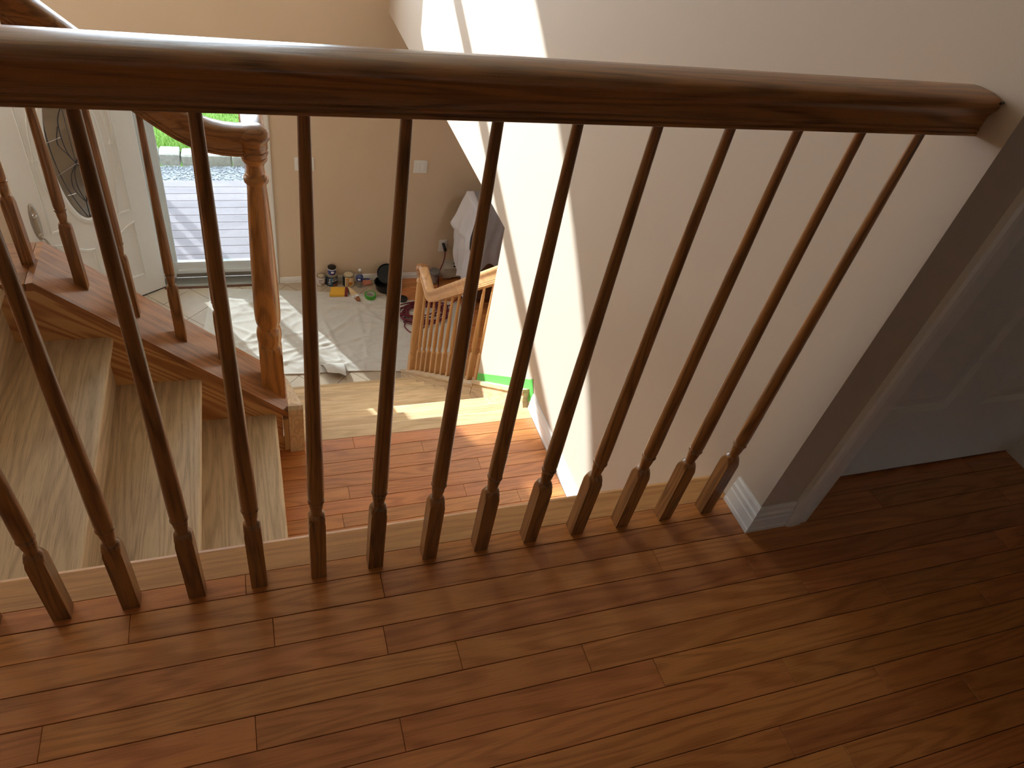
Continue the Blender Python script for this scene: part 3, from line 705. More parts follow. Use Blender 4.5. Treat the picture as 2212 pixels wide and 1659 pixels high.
# local frame: +x from hinge to free edge, +y is the face turned to the foyer, z up
LW, LH = 0.957, 2.035
OX, OZ, OA, OB = 0.478, 1.435, 0.205, 0.585
def grid_face(x0, x1, z0, z1, yv, hole):
    """rectangular face with an elliptic hole"""
    n = 48
    out, inn = [], []
    for k in range(n):
        t = 2 * pi * k / n
        cx, cz = OX + hole[0] * cos(t), OZ + hole[1] * sin(t)
        d = (cos(t), sin(t)); dx = d[0] * hole[0]; dz = d[1] * hole[1]
        s = 1e9
        if dx > 1e-9: s = min(s, (x1 - OX) / dx)
        if dx < -1e-9: s = min(s, (x0 - OX) / dx)
        if dz > 1e-9: s = min(s, (z1 - OZ) / dz)
        if dz < -1e-9: s = min(s, (z0 - OZ) / dz)
        out.append((OX + dx * s, yv, OZ + dz * s)); inn.append((cx, yv, cz))
    for c in ((x0, z0), (x1, z0), (x1, z1), (x0, z1)):
        t = math.atan2((c[1] - OZ) / hole[1], (c[0] - OX) / hole[0]) % (2 * pi)
        k = int(round(t / (2 * pi) * n)) % n
        out[k] = (c[0], yv, c[1])
    return out, inn, n
fo, fi, n = grid_face(0, LW, 0.004, LH, 0.0, (OA, OB)); bo, bi = [(a, -0.044, c) for a, b, c in fo], [(a, -0.044, c) for a, b, c in fi]
V = fo + fi + bo + bi; F = []
for k in range(n):
    j = (k + 1) % n
    F += [(k, j, n + j, n + k), (2 * n + k, 3 * n + k, 3 * n + j, 2 * n + j), (k, 2 * n + k, 2 * n + j, j), (n + k, n + j, 3 * n + j, 3 * n + k)]
slab = mk('door_slab', (V, F), M['doorw'], leaf, local=True)
mk('door_sweep', box(0.0, LW, -0.040, -0.002, -0.008, 0.006), M['rubber'], leaf, local=True)
def ellring(prof, a, b, n=64):
    rings = []
    for k in range(n):
        t = 2 * pi * k / n
        rings.append([(OX + (a + r) * cos(t), h, OZ + (b + r) * sin(t)) for r, h in prof])
    V, F = [], []; m = len(prof)
    for r in rings: V += r
    for k in range(n):
        for i in range(m - 1): F.append((k * m + i, k * m + i + 1, ((k + 1) % n) * m + i + 1, ((k + 1) % n) * m + i))
    return V, F
mk('oval_frame', ellring([(-0.030, -0.01), (-0.030, 0.004), (-0.022, 0.014), (-0.010, 0.016), (0.002, 0.010), (0.006, 0.013), (0.014, 0.008), (0.016, -0.001)], OA, OB), M['doorw'], leaf, smooth=True, local=True)
gv = [(OX + (OA - 0.028) * cos(2 * pi * k / 48), OZ + (OB - 0.028) * sin(2 * pi * k / 48)) for k in range(48)]
mk('oval_glass', prism(gv, 'y', -0.024, -0.018), M['bevel'], leaf, local=True)
def came(pts, mat=None, r=0.0034):
    mk('came', tube([(OX + a, -0.017, OZ + b) for a, b in spline3(pts)], r, 6), M['came'] if mat is None else mat, leaf, local=True)
def spline3(pts):
    q = spline([(a, b, 0) for a, b in pts], 8); return [(v.x, v.y) for v in q]
for s in (-1, 1):
    came([(s * 0.125, 0.42), (s * 0.148, 0.25), (s * 0.150, 0.05), (s * 0.135, -0.12), (s * 0.11, -0.26), (s * 0.07, -0.40), (s * 0.02, -0.54)])
    came([(0, 0.34), (s * 0.045, 0.25), (s * 0.055, 0.12), (s * 0.04, 0.0), (0, -0.10)])
    came([(0, -0.10), (s * 0.04, -0.02), (s * 0.09, 0.08), (s * 0.06, 0.2)])
    came([(0, -0.10), (s * 0.05, -0.17), (s * 0.065, -0.27), (s * 0.035, -0.36), (0, -0.42)])
    came([(0, -0.10), (s * 0.03, -0.18), (s * 0.03, -0.30), (0, -0.42)])
    came([(s * 0.17, 0.10), (s * 0.06, 0.12)], M['came_b'])
    came([(s * 0.155, -0.16), (s * 0.08, -0.13), (0, -0.10)], M['came_b'])
    came([(s * 0.12, -0.33), (s * 0.06, -0.33)], M['came_b'])
    came([(0, 0.34), (s * 0.03, 0.45), (0, 0.55)])
came([(0, -0.42), (0, -0.55)])
came([(0, 0.34), (0, -0.10)], None, 0.002)
# raised mouldings on the leaf
def bead(pts, name='panel_moulding', w=0.020, h=0.009, closed=True):
    """moulding swept round a closed outline on the leaf face"""
    P = [Vector((a, 0, b)) for a, b in pts]; n = len(P); rings = []
    pr = [(-w / 2, 0.0), (-w / 4, h), (0.0, h * 0.35), (w / 4, h), (w / 2, 0.0)]
    for i in range(n):
        a, b, c = P[(i - 1) % n], P[i], P[(i + 1) % n]
        if not closed and i == 0: a = b - (c - b)
        if not closed and i == n - 1: c = b + (b - a)
        t1, t2 = (b - a).normalized(), (c - b).normalized()
        nn = Vector((-(t1 + t2).z, 0, (t1 + t2).x)).normalized()
        k = 1 / max(0.35, nn.dot(Vector((-t1.z, 0, t1.x))))
        rings.append([(b.x + nn.x * q * k, hh, b.z + nn.z * q * k) for q, hh in pr])
    V, F = [], []; m = len(pr)
    for r in rings: V += r
    for i in range(n if closed else n - 1):
        for j in range(m - 1): F.append((i * m + j, i * m + j + 1, ((i + 1) % n) * m + j + 1, ((i + 1) % n) * m + j))
    mk(name, (V, F), M['doorw'], leaf, local=True)
def arcpts(cx, cz, a, b, t0, t1, n=12): return [(cx + a * cos(t0 + (t1 - t0) * k / n), cz + b * sin(t0 + (t1 - t0) * k / n)) for k in range(n + 1)]
def solve_t(xa, a): return math.acos(max(-1, min(1, (xa - OX) / a)))
EA, EB = OA + 0.045, OB + 0.05
# tall side mouldings that follow the oval
for s in (0, 1):
    xe = 0.165 if s == 0 else LW - 0.165
    xi = 0.315 if s == 0 else LW - 0.315
    t = solve_t(xi, EA)
    lower = arcpts(OX, OZ, EA, EB, -t, -(pi if s == 0 else 0) + (0.0001 if s == 0 else -0.0001), 10)
    e2 = EA
    pts = [(xe, OZ + 0.50), (xe, 0.852)] + ([(xi - 0.05 if s == 0 else xi + 0.05, 0.852)])
    cv = arcpts(OX, OZ, EA + 0.03, EB + 0.03, (-(pi - 0.62) if s == 0 else -0.62), (-pi if s == 0 else 0.0), 10)
    pts += cv
    upv = arcpts(OX, OZ, EA + 0.03, EB + 0.03, (pi if s == 0 else 0.0), (pi - 0.62 if s == 0 else 0.62), 10)
    pts += upv + [(xi - 0.05 if s == 0 else xi + 0.05, OZ + 0.55)]
    bead(pts)
    # lower panels with a scooped top
    xm = 0.435 if s == 0 else LW - 0.435
    sc = [(xm + (xe - xm) * (1 - k / 8), 0.735 - 0.13 * sin(pi / 2 * (k / 8)) ** 1.6) for k in range(1, 9)]
    bead([(xe, 0.735)] + sc + [(xm, 0.215), (xe, 0.215)])
# lockset on the free edge
lk = mk('lock_plate', loft([[(0.877 + (0.033 - i) * cos(2 * pi * k / 32), h, 0.975 + (0.158 - i) * sin(2 * pi * k / 32)) for k in range(32)] for i, h in ((0.0, 0.0), (0.0, 0.006), (0.006, 0.014), (0.018, 0.019))]), M['nickel'], leaf, smooth=True, auto=40, local=True)
cyl = mk('lock_cylinder', [(a, b - 0.0, c) for a, b, c in []] and None or (lambda vf: ([(v[0], v[2], v[1]) for v in vf[0]], vf[1]))(lathe([(0.017, 0.016), (0.017, 0.026), (0.012, 0.028), (0.0, 0.0285)], 0.877, 1.043, 24)), M['chrome'], lk, smooth=True, auto=40, local=True)
mk('keyhole', box(0.8755, 0.8785, 0.0285, 0.0292, 1.036, 1.050), M['black'], lk, local=True)
mk('lever', tube(spline([(0.877, 0.015, 0.875), (0.877, 0.050, 0.875), (0.872, 0.062, 0.866), (0.862, 0.064, 0.842), (0.850, 0.060, 0.806), (0.844, 0.066, 0.775)], 6), 0.0085, 10), M['nickel'], leaf, smooth=True, local=True)
mk('rose', (lambda vf: ([(v[0], v[2], v[1]) for v in vf[0]], vf[1]))(lathe([(0.020, 0.014), (0.020, 0.028), (0.013, 0.034), (0.0, 0.035)], 0.877, 0.875, 20)), M['nickel'], leaf, smooth=True, auto=40, local=True)

# ================================================================== OUTDOORS
ZD = ZF - 0.10
dk = empty('porch_deck', (0.1, 6.2, ZD), 'sunlit grey board deck outside the front door', 'deck')
y = 7.18; i = 0
while y > 5.2:
    mk('deck_board', plank(-1.9, 1.9, y - 0.1475, y, ZD - 0.03, ZD, 0.003), M['deck'], dk)
    for xs_ in (-0.30, 0.31):
        for dy in (0.04, 0.105):
            mk('deck_screw', lathe([(0.004, ZD - 0.0005), (0.004, ZD + 0.0006), (0.0, ZD + 0.0006)], xs_, y - dy, 8), M['screw'], dk)
    y -= 0.1525; i += 1
mk('deck_frame', box(-1.9, 1.9, 5.11, 7.17, ZD - 0.25, ZD - 0.034), M['dark'], dk)
# porch railing and post on the sunny side
rg = empty('porch_railing', (-1.2, 7.10, ZD), 'white porch railing with tall post at the deck edge', 'railing')
mk('post', box(-0.880, -0.790, 7.06, 7.15, ZD, -0.785), M['white'], rg)
mk('end_post', box(-0.655, -0.590, 7.07, 7.14, ZD, ZD + 1.02), M['white'], rg)
for xa, xb in ((-1.89, -0.880), (-0.790, -0.655)):
    mk('top_rail', box(xa, xb, 7.07, 7.14, ZD + 0.88, ZD + 0.97), M['white'], rg)
    mk('bottom_rail', box(xa, xb, 7.085, 7.125, ZD + 0.06, ZD + 0.12), M['white'], rg)
xv = -1.87
while xv < -0.68:
    if not -0.97 < xv < -0.78: mk('slat', box(xv, xv + 0.085, 7.095, 7.115, ZD + 0.12, ZD + 0.88), M['white'], rg)
    xv += 0.118
pf_ = empty('porch_roof', (0.1, 6.2, -0.7), 'shallow porch roof sheltering the deck above the door', 'roof')
mk('roof_slab', prism([(5.112, -0.52), (5.112, -0.60), (7.28, -0.80), (7.28, -0.735)], 'x', -1.95, 1.95), M['white'], pf_)
mk('fascia', box(-1.95, 1.95, 7.28, 7.31, -0.815, -0.72), M['white'], pf_)
for xp in (1.55,):
    mk('post', box(xp - 0.045, xp + 0.045, 7.06, 7.15, ZD, -0.775), M['white'], pf_)
ZG = ZD - 0.12
struct('ground_gravel', box(-6, 6, 5.13, 7.75, ZG - 0.1, ZG), M['gravel'], 'grey gravel bed between deck and kerb stones')
r = random.Random(4)
pv, pf = [], []
ico = [(0, 0, 1), (0.894, 0, 0.447), (0.276, 0.851, 0.447), (-0.724, 0.526, 0.447), (-0.724, -0.526, 0.447), (0.276, -0.851, 0.447), (0.724, 0.526, -0.447), (-0.276, 0.851, -0.447), (-0.894, 0, -0.447), (-0.276, -0.851, -0.447), (0.724, -0.526, -0.447), (0, 0, -1)]
icf = [(0, 1, 2), (0, 2, 3), (0, 3, 4), (0, 4, 5), (0, 5, 1), (1, 6, 2), (2, 7, 3), (3, 8, 4), (4, 9, 5), (5, 10, 1), (6, 7, 2), (7, 8, 3), (8, 9, 4), (9, 10, 5), (10, 6, 1), (11, 7, 6), (11, 8, 7), (11, 9, 8), (11, 10, 9), (11, 6, 10)]
for k in range(3800):
    x, yv = r.uniform(-1.6, 1.6), r.uniform(7.19, 7.74); s = r.uniform(0.008, 0.018); q = (s * r.uniform(0.8, 1.5), s * r.uniform(0.7, 1.2), s * r.uniform(0.5, 0.8)); n = len(pv); a = r.uniform(0, pi)
    for p in ico: pv.append((x + cos(a) * p[0] * q[0] - sin(a) * p[1] * q[1], yv + sin(a) * p[0] * q[0] + cos(a) * p[1] * q[1], ZG + s * 0.3 + p[2] * q[2]))
    pf += [tuple(i + n for i in f) for f in icf]
tag(mk('gravel_pebbles', (pv, pf), M['pebble']), 'loose grey pebbles beyond the deck edge', 'gravel', kind='stuff')
x = -2.0; r = random.Random(9)
kb = empty('stone_kerb', (0, 7.85, ZG), 'row of pale kerb stones edging the lawn', 'kerb')
while x < 2.0:
    w = r.uniform(0.22, 0.34)
    v, f = bbox(x + 0.006, x + w - 0.006, 7.755 + r.uniform(-0.01, 0.01) - 0.04 * (x - 0.2), 7.96 - 0.04 * (x - 0.2), ZG - 0.02, ZG + 0.135 + r.uniform(-0.008, 0.008), 0.014)
    v = [(a + r.uniform(-0.006, 0.006), b + r.uniform(-0.006, 0.006), c + r.uniform(-0.005, 0.005)) for a, b, c in v]
    mk('kerb_stone', (v, f), M['stone'], kb); x += w
struct('ground_lawn', box(-9, 9, 7.93, 22, ZG - 0.1, ZG + 0.10), M['lawn'], 'bright green lawn beyond the kerb')
pv, pf = [], []; r = random.Random(5)
for k in range(14000):
    x, yv = r.uniform(-1.9, 1.9), 7.97 + (r.random() ** 1.4) * 2.6; hh = r.uniform(0.03, 0.075); a = r.uniform(0, 2 * pi); w = 0.004; lx, ly = r.uniform(-0.03, 0.03), r.uniform(-0.03, 0.03); n = len(pv); z = ZG + 0.095
    pv += [(x - w * cos(a), yv - w * sin(a), z), (x + w * cos(a), yv + w * sin(a), z), (x + lx, yv + ly, z + hh)]; pf.append((n, n + 1, n + 2))
tag(mk('lawn_grass', (pv, pf), M['blade']), 'blades of bright green grass on the lawn', 'grass', kind='stuff')

# ================================================================== THINGS IN THE FOYER
# ---- drop cloth
def hsh(x, y, s=1.0):
    return sin(x * 5.1 * s + 1.3 * sin(y * 4.3 * s)) * 0.5 + sin(y * 7.7 * s + 2.1 * sin(x * 3.7 * s + 1.0)) * 0.5
nu, nv = 150, 110
FLc, FRc, NRc, NLc = Vector((0.03, 4.945, 0)), Vector((2.37, 4.53, 0)), Vector((2.18, 3.55, 0)), Vector((-0.03, 3.74, 0))
V, F = [], []
r = random.Random(2)
def edge_far(u):
    pts = [(0.0, 0.0), (0.25, 0.02), (0.55, 0.05), (0.79, -0.02), (1.0, 0.0)]
    for (a, b), (c, d) in zip(pts[:-1], pts[1:]):
        if a <= u <= c: return b + (d - b) * (u - a) / (c - a)
    return 0
creases = [(r.uniform(0.05, 0.9), r.uniform(0.05, 0.95), r.uniform(-1.5, 1.5), r.uniform(0.10, 0.4), r.uniform(0.003, 0.008)) for _ in range(100)]
for j in range(nv + 1):
    for i in range(nu + 1):
        u, v = i / nu, j / nv
        p = (FLc * (1 - u) + FRc * u) * (1 - v) + (NLc * (1 - u) + NRc * u) * v
        p.y += edge_far(u) * (1 - v) ** 3
        p.x += 0.012 * sin(9 * v + 2 * u) * (1 - min(1, 6 * u)); p.y += 0.01 * sin(14 * u) * max(0, v * 4 - 3)
        z = 0.004 + 0.0035 * (1 + hsh(p.x, p.y, 1.6)) * 0.8
        for cx, cy, a, ln, hgt in creases:
            dx, dy = u - cx, (v - cy) * 0.5
            al, ac = dx * cos(a) + dy * sin(a), -dx * sin(a) + dy * cos(a)
            if abs(al) < ln and abs(ac) < 0.03: z += hgt * (1 - (al / ln) ** 2) * math.exp(-(ac / 0.0075) ** 2)
        eb = min(u * 20, (1 - u) * 20, v * 20, (1 - v) * 20, 1)
        V.append((p.x, p.y, ZF + 0.0012 + z * max(0.25, eb)))
for j in range(nv):
    for i in range(nu):
        a = j * (nu + 1) + i; F.append((a, a + 1, a + nu + 2, a + nu + 1))
dc = empty('drop_cloth', (1.1, 4.2, ZF), 'wrinkled off-white canvas drop cloth covering the foyer floor', 'drop cloth')
mk('canvas', (V, F), M['cloth'], dc, smooth=True)
hem = [V[nv * (nu + 1) + i] for i in range(0, nu + 1, 3)]
mk('hem', tube([(a, b - 0.003, c + 0.002) for a, b, c in hem], 0.005, 6), M['hem'], dc, smooth=True)
# turned-up corner of the cloth near the stairs
fv, ff = [], []
for i in range(13):
    for j in range(9):
        u, v = i / 12, j / 8
        x = 0.915 + 0.20 * u * (1 - 0.25 * v) + 0.05 * v
        yv = 3.60 + 0.15 * (1 - v) - 0.03 * sin(pi * u) * v - 0.13 * max(0, u - 0.6) * v
        z = ZF + 0.012 + 0.075 * sin(pi * min(1, v * 0.75)) * (0.4 + 0.6 * sin(pi * (0.2 + 0.7 * u)))
        fv.append((x, yv, z))
for i in range(12):
    for j in range(8):
        a = i * 9 + j; ff.append((a, a + 1, a + 10, a + 9))
mk('turned_up_fold', (fv, ff), M['cloth'], dc, smooth=True)

# ---- cans and small things against the far wall
def can(name, x, y, d, h, z, label, lab, lidm, cat='paint can'):
    e = empty(name, (x, y, z), label, cat, 'paint cans by the far wall')
    R = d / 2
    mk('body', lathe([(R - 0.002, z), (R, z + 0.002), (R, z + 0.005), (R - 0.0015, z + 0.007), (R - 0.0015, z + h - 0.008), (R, z + h - 0.006), (R, z + h), (R - 0.003, z + h + 0.001)], x, y, 28), M['tin'], e, smooth=True, auto=40)
    band = mk('label_band', lathe([(R - 0.0008, z + 0.008), (R - 0.0006, z + 0.009), (R - 0.0006, z + h - 0.010), (R - 0.0008, z + h - 0.009)], x, y, 28), lab, e, smooth=True, auto=40)
    mk('lid', lathe([(R - 0.004, z + h + 0.0005), (R - 0.007, z + h - 0.002), (R - 0.012, z + h - 0.002), (R - 0.014, z + h + 0.0012), (0.0, z + h + 0.0012)], x, y, 28), lidm, e, smooth=True, auto=40)
    e_band[e.name] = band
    return e
e_band = {}
def patch(par, x, y, R, t0, t1, z0, z1, mat, name='print', off=0.0006):
    rings = [[(x + (R + off) * sin(t), y - (R + off) * cos(t), zz) for zz in (z0, z1)] for t in [t0 + (t1 - t0) * k / 8 for k in range(9)]]
    V, F = [], []
    for q in rings: V += q
    for k in range(8): F.append((2 * k, 2 * k + 2, 2 * k + 3, 2 * k + 1))
    return mk(name, (V, F), mat, par)
def text_on(par, body, x, y, R, tc, zc_, size, mat, vertical=False, name='lettering'):
    cu = bpy.data.curves.new('lettering', 'FONT'); cu.body = body; cu.size = size; cu.align_x = 'CENTER'; cu.align_y = 'CENTER'; cu.resolution_u = 2
    o = bpy.data.objects.new('lettering_tmp', cu); COL.objects.link(o)
    me = bpy.data.meshes.new_from_object(o.evaluated_get(bpy.context.evaluated_depsgraph_get()))
    V = []
    for v in me.vertices:
        a, b = v.co.x, v.co.y
        if vertical: a, b = -b, a
        t = tc + a / R
        V.append((x + (R + 0.0012) * sin(t), y - (R + 0.0012) * cos(t), zc_ + b))
    F = [tuple(p.vertices) for p in me.polygons]
    bpy.data.objects.remove(o, do_unlink=True); bpy.data.meshes.remove(me); bpy.data.curves.remove(cu)
    if F: mk(name, (V, F), mat, par)
c1 = can('paint_can', 1.056, 4.935, 0.084, 0.098, ZF, 'small white-labelled can at the left end of the cans', M['lab_white'], M['tinlid'])
for k, (a, b) in enumerate(((0.066, 0.074), (0.050, 0.056), (0.036, 0.042))): patch(e_band[c1.name], 1.056, 4.935, 0.042, -0.6, 0.35 - 0.2 * k, ZF + a, ZF + b, M['lab_grey'])
patch(e_band[c1.name], 1.056, 4.935, 0.042, -0.1, 0.9, ZF + 0.018, ZF + 0.030, M['lab_brown'])
c2 = can('paint_can', 1.160, 4.925, 0.113, 0.122, ZF, 'navy-labelled can carrying the small blue tub', M['lab_navy'], M['tinlid'])
patch(e_band[c2.name], 1.160, 4.925, 0.0565, -0.28, 0.02, ZF + 0.010, ZF + 0.112, M['lab_teal'])
patch(e_band[c2.name], 1.160, 4.925, 0.0565, 0.05, 1.25, ZF + 0.012, ZF + 0.038, M['lab_brown'])
text_on(e_band[c2.name], 'ZAR', 1.160, 4.925, 0.0565, 0.52, ZF + 0.076, 0.040, M['capw'])
text_on(e_band[c2.name], 'Ultra', 1.160, 4.925, 0.0565, -0.50, ZF + 0.062, 0.034, M['capw'], vertical=True)
patch(e_band[c2.name], 1.160, 4.925, 0.0565, 0.15, 0.8, ZF + 0.100, ZF + 0.104, M['capw'])
c3 = can('paint_can', 1.318, 4.905, 0.113, 0.122, ZF, 'cream and brown labelled can beside the water bottle', M['lab_cream'], M['tinlid'])
patch(e_band[c3.name], 1.318, 4.905, 0.0565, -1.6, -0.75, ZF + 0.008, ZF + 0.114, M['lab_navy'])
patch(e_band[c3.name], 1.318, 4.905, 0.0565, -0.55, 0.05, ZF + 0.092, ZF + 0.106, M['lab_orange'])
for t in (-0.45, -0.18): patch(e_band[c3.name], 1.318, 4.905, 0.0565, t, t + 0.09, ZF + 0.012, ZF + 0.092, M['lab_brown'])
patch(e_band[c3.name], 1.318, 4.905, 0.0565, -0.05, 0.55, ZF + 0.03, ZF + 0.065, M['lab_orange'])
tz = ZF + 0.1236
tb = empty('plastic_tub', (1.160, 4.925, tz), 'small blue tub with a black lid standing on the navy can', 'tub')
tbody = mk('body', lathe([(0.034, tz), (0.036, tz + 0.003), (0.039, tz + 0.062), (0.0, tz + 0.062)], 1.160, 4.925, 28), M['lab_blue'], tb, smooth=True, auto=40)
mk('rim', lathe([(0.0385, tz + 0.058), (0.0425, tz + 0.060), (0.0425, tz + 0.068), (0.0, tz + 0.068)], 1.160, 4.925, 28), M['capw'], tb, smooth=True, auto=40)
mk('lid', lathe([(0.0405, tz + 0.068), (0.0405, tz + 0.080), (0.038, tz + 0.082), (0.0, tz + 0.082)], 1.160, 4.925, 28), M['black'], tb, smooth=True, auto=40)
patch(tbody, 1.160, 4.925, 0.0375, -0.3, 0.45, tz + 0.026, tz + 0.046, M['capw'], off=0.0012)
patch(tbody, 1.160, 4.925, 0.0362, -0.4, 0.6, tz + 0.010, tz + 0.018, M['maroon'], off=0.0012)
# bottle
bx, by = 1.420, 4.865
bt = empty('water_bottle', (bx, by, ZF), 'clear water bottle with a blue label', 'bottle')
mk('bottle_body', lathe([(0.0, ZF + 0.001), (0.028, ZF + 0.001), (0.0325, ZF + 0.006), (0.0325, ZF + 0.03), (0.031, ZF + 0.036), (0.0325, ZF + 0.042), (0.031, ZF + 0.056), (0.0325, ZF + 0.064), (0.0325, ZF + 0.125), (0.030, ZF + 0.145), (0.022, ZF + 0.168), (0.013, ZF + 0.182), (0.012, ZF + 0.192)], bx, by, 28), M['bottle'], bt, smooth=True)
blab = mk('bottle_label', lathe([(0.0329, ZF + 0.080), (0.0333, ZF + 0.081), (0.0333, ZF + 0.122), (0.0329, ZF + 0.123)], bx, by, 28), M['lab_blue'], bt, smooth=True, auto=40)
patch(blab, bx, by, 0.0333, -0.7, 0.1, ZF + 0.095, ZF + 0.112, M['capw'])
mk('bottle_cap', lathe([(0.0145, ZF + 0.188), (0.0150, ZF + 0.190), (0.0150, ZF + 0.202), (0.013, ZF + 0.205), (0.0, ZF + 0.205)], bx, by, 20), M['capw'], bt, smooth=True, auto=40)
# rag and tube behind the bottle
v, f = bbox(1.452, 1.545, 4.862, 4.925, ZF, ZF + 0.030, 0.009)
v = [(a + 0.008 * sin(60 * b), b + 0.006 * sin(70 * a), c + 0.006 * sin(90 * a + 40 * b) * (c > ZF + 0.01)) for a, b, c in v]
tag(mk('crumpled_rag', (v, f), M['orange_rag'], smooth=True), 'crumpled salmon-coloured rag right of the bottle', 'rag')
tg = empty('caulk_tube', (1.49, 4.945, ZF), 'short dark blue tube lying behind the salmon rag', 'tube')
mk('body', tube([(1.448, 4.945, ZF + 0.0165), (1.530, 4.945, ZF + 0.0165)], 0.016, 16), M['lab_blue'], tg, smooth=True, auto=40)
mk('band', tube([(1.474, 4.945, ZF + 0.0165), (1.490, 4.945, ZF + 0.0165)], 0.0163, 16), M['lab_navy'], tg, smooth=True, auto=40)
# black bucket with a lid leaning on it
ux, uy = 1.668, 4.805
bk = empty('black_bucket', (ux, uy, ZF), 'low round black plastic tub against the far wall', 'bucket')
mk('tub', lathe([(0.0, ZF + 0.002), (0.085, ZF + 0.002), (0.092, ZF + 0.008), (0.108, ZF + 0.075), (0.114, ZF + 0.078), (0.114, ZF + 0.084), (0.106, ZF + 0.084), (0.090, ZF + 0.016), (0.0, ZF + 0.014)], ux, uy, 36), M['black'], bk, smooth=True, auto=40)
mk('tub_foot', box(ux - 0.012, ux + 0.012, uy - 0.118, uy - 0.100, ZF, ZF + 0.03), M['black'], bk)
dl = lathe([(0.0, 0.0), (0.095, 0.0), (0.100, 0.004), (0.104, 0.022), (0.098, 0.026), (0.090, 0.010), (0.0, 0.008)], 0, 0, 36)
dm = Matrix.Translation((ux + 0.022, uy + 0.065, ZF + 0.128)) @ Matrix.Rotation(radians(38), 4, 'X')
tag(mk('black_dish', ([tuple(dm @ Vector(p)) for p in dl[0]], dl[1]), M['black'], smooth=True, auto=40), 'round black dish leaning in the black tub', 'dish')
# sponge
sp = empty('sponge_pad', (1.21, 4.75, ZF), 'yellow sponge pad with a maroon stained end', 'sponge')
zs_ = ZF + 0.016
mk('pad', prism([(1.112, 4.700), (1.250, 4.688), (1.272, 4.806), (1.140, 4.822)], 'z', zs_, zs_ + 0.026), M['yellow'], sp)
mk('stained_end', prism([(1.251, 4.688), (1.277, 4.684), (1.300, 4.803), (1.273, 4.806)], 'z', zs_, zs_ + 0.0255), M['maroon'], sp)
# brush
br = empty('stain_brush', (1.34, 4.71, ZF), 'white-handled stain brush with brown bristles on the cloth', 'brush')
ax0, ax1 = Vector((1.306, 4.825, ZF + 0.022)), Vector((1.378, 4.602, ZF + 0.020))
dv = (ax1 - ax0).normalized(); sv = Vector((-dv.y, dv.x, 0))
def blade(t0, t1, prof, hh, mat, name):
    rings = []
    for t, w in prof:
        c = ax0 + (ax1 - ax0) * t
        rings.append([c + sv * w + Vector((0, 0, -hh)), c + sv * w * 1.0 + Vector((0, 0, hh)), c - sv * w + Vector((0, 0, hh)), c - sv * w + Vector((0, 0, -hh))])
    mk(name, loft(rings), mat, br)
blade(0, 0.6, [(0.0, 0.004), (0.15, 0.014), (0.35, 0.025), (0.55, 0.030), (0.62, 0.030)], 0.010, M['lab_cream'], 'handle')
blade(0, 0.6, [(0.60, 0.032), (0.72, 0.031)], 0.011, M['capw'], 'ferrule')
blade(0.7, 1, [(0.71, 0.029), (0.90, 0.021), (1.0, 0.012)], 0.009, M['lab_brown'], 'bristles')
# tape roll
tx, ty = 1.496, 4.668; tz = ZF + 0.014
tp = empty('tape_roll', (tx, ty, tz), 'roll of green masking tape lying on the drop cloth', 'tape roll')
mk('tape', (lambda: (lambda pr, n: ([(tx + a * cos(2 * pi * k / n), ty + a * sin(2 * pi * k / n), tz + b) for k in range(n) for a, b in pr], [(k * 4 + i, k * 4 + (i + 1) % 4, ((k + 1) % n) * 4 + (i + 1) % 4, ((k + 1) % n) * 4 + i) for k in range(n) for i in range(4)]))([(0.041, 0.0), (0.056, 0.0), (0.056, 0.036), (0.041, 0.036)], 36))(), M['gtape2'], tp, smooth=True, auto=40)
mk('core', (lambda: (lambda pr, n: ([(tx + a * cos(2 * pi * k / n), ty + a * sin(2 * pi * k / n), tz + b) for k in range(n) for a, b in pr], [(k * 4 + i, k * 4 + (i + 1) % 4, ((k + 1) % n) * 4 + (i + 1) % 4, ((k + 1) % n) * 4 + i) for k in range(n) for i in range(4)]))([(0.038, 0.0), (0.0412, 0.0), (0.0412, 0.037), (0.038, 0.037)], 36))(), M['card'], tp, smooth=True, auto=40)
# black lid near the cord
tag(mk('plastic_disc', lathe([(0.0, ZF + 0.014), (0.045, ZF + 0.014), (0.048, ZF + 0.018), (0.048, ZF + 0.032), (0.044, ZF + 0.034), (0.040, ZF + 0.022), (0.0, ZF + 0.020)], 1.800, 4.600, 28), M['black'], smooth=True, auto=40), 'small round black disc at the edge of the drop cloth', 'disc')

# ---- wall plates
def plate(name, x0, x1, z0, z1, label, cat, rock):
    e = empty(name, ((x0 + x1) / 2, YFW, z0), label, cat, 'light switches on the far wall')
    pl_ = mk('plate', bbox(x0, x1, YFW - 0.007, YFW, z0, z1, 0.003), M['white'], e)
    for a in rock:
        mk('rocker', bbox(a - 0.017, a + 0.017, YFW - 0.0105, YFW - 0.006, (z0 + z1) / 2 - 0.034, (z0 + z1) / 2 + 0.034, 0.002), M['white'], pl_)
    return e
plate('light_switch', 0.856, 1.021, -1.643, -1.520, 'wide white switch plate nearest the front door', 'light switch', (0.892, 0.9385, 0.985))
plate('light_switch', 1.897, 2.024, -1.658, -1.534, 'square white switch plate alone on the tan wall', 'light switch', (1.937, 1.984))
ou = empty('wall_outlet', (2.257, YFW, -2.51), 'white wall outlet with a black plug in it', 'outlet')
opl = mk('plate', bbox(2.216, 2.298, YFW - 0.006, YFW, -2.510, -2.374, 0.002), M['white'], ou)
for zc_ in (-2.411, -2.470): mk('receptacle', bbox(2.241, 2.273, YFW - 0.009, YFW - 0.005, zc_ - 0.021, zc_ + 0.021, 0.004), M['white'], opl)
for dx in (-0.007, 0.007): mk('slot', box(2.257 + dx - 0.0015, 2.257 + dx + 0.0015, YFW - 0.0096, YFW - 0.008, -2.474, -2.462), M['black'], opl)
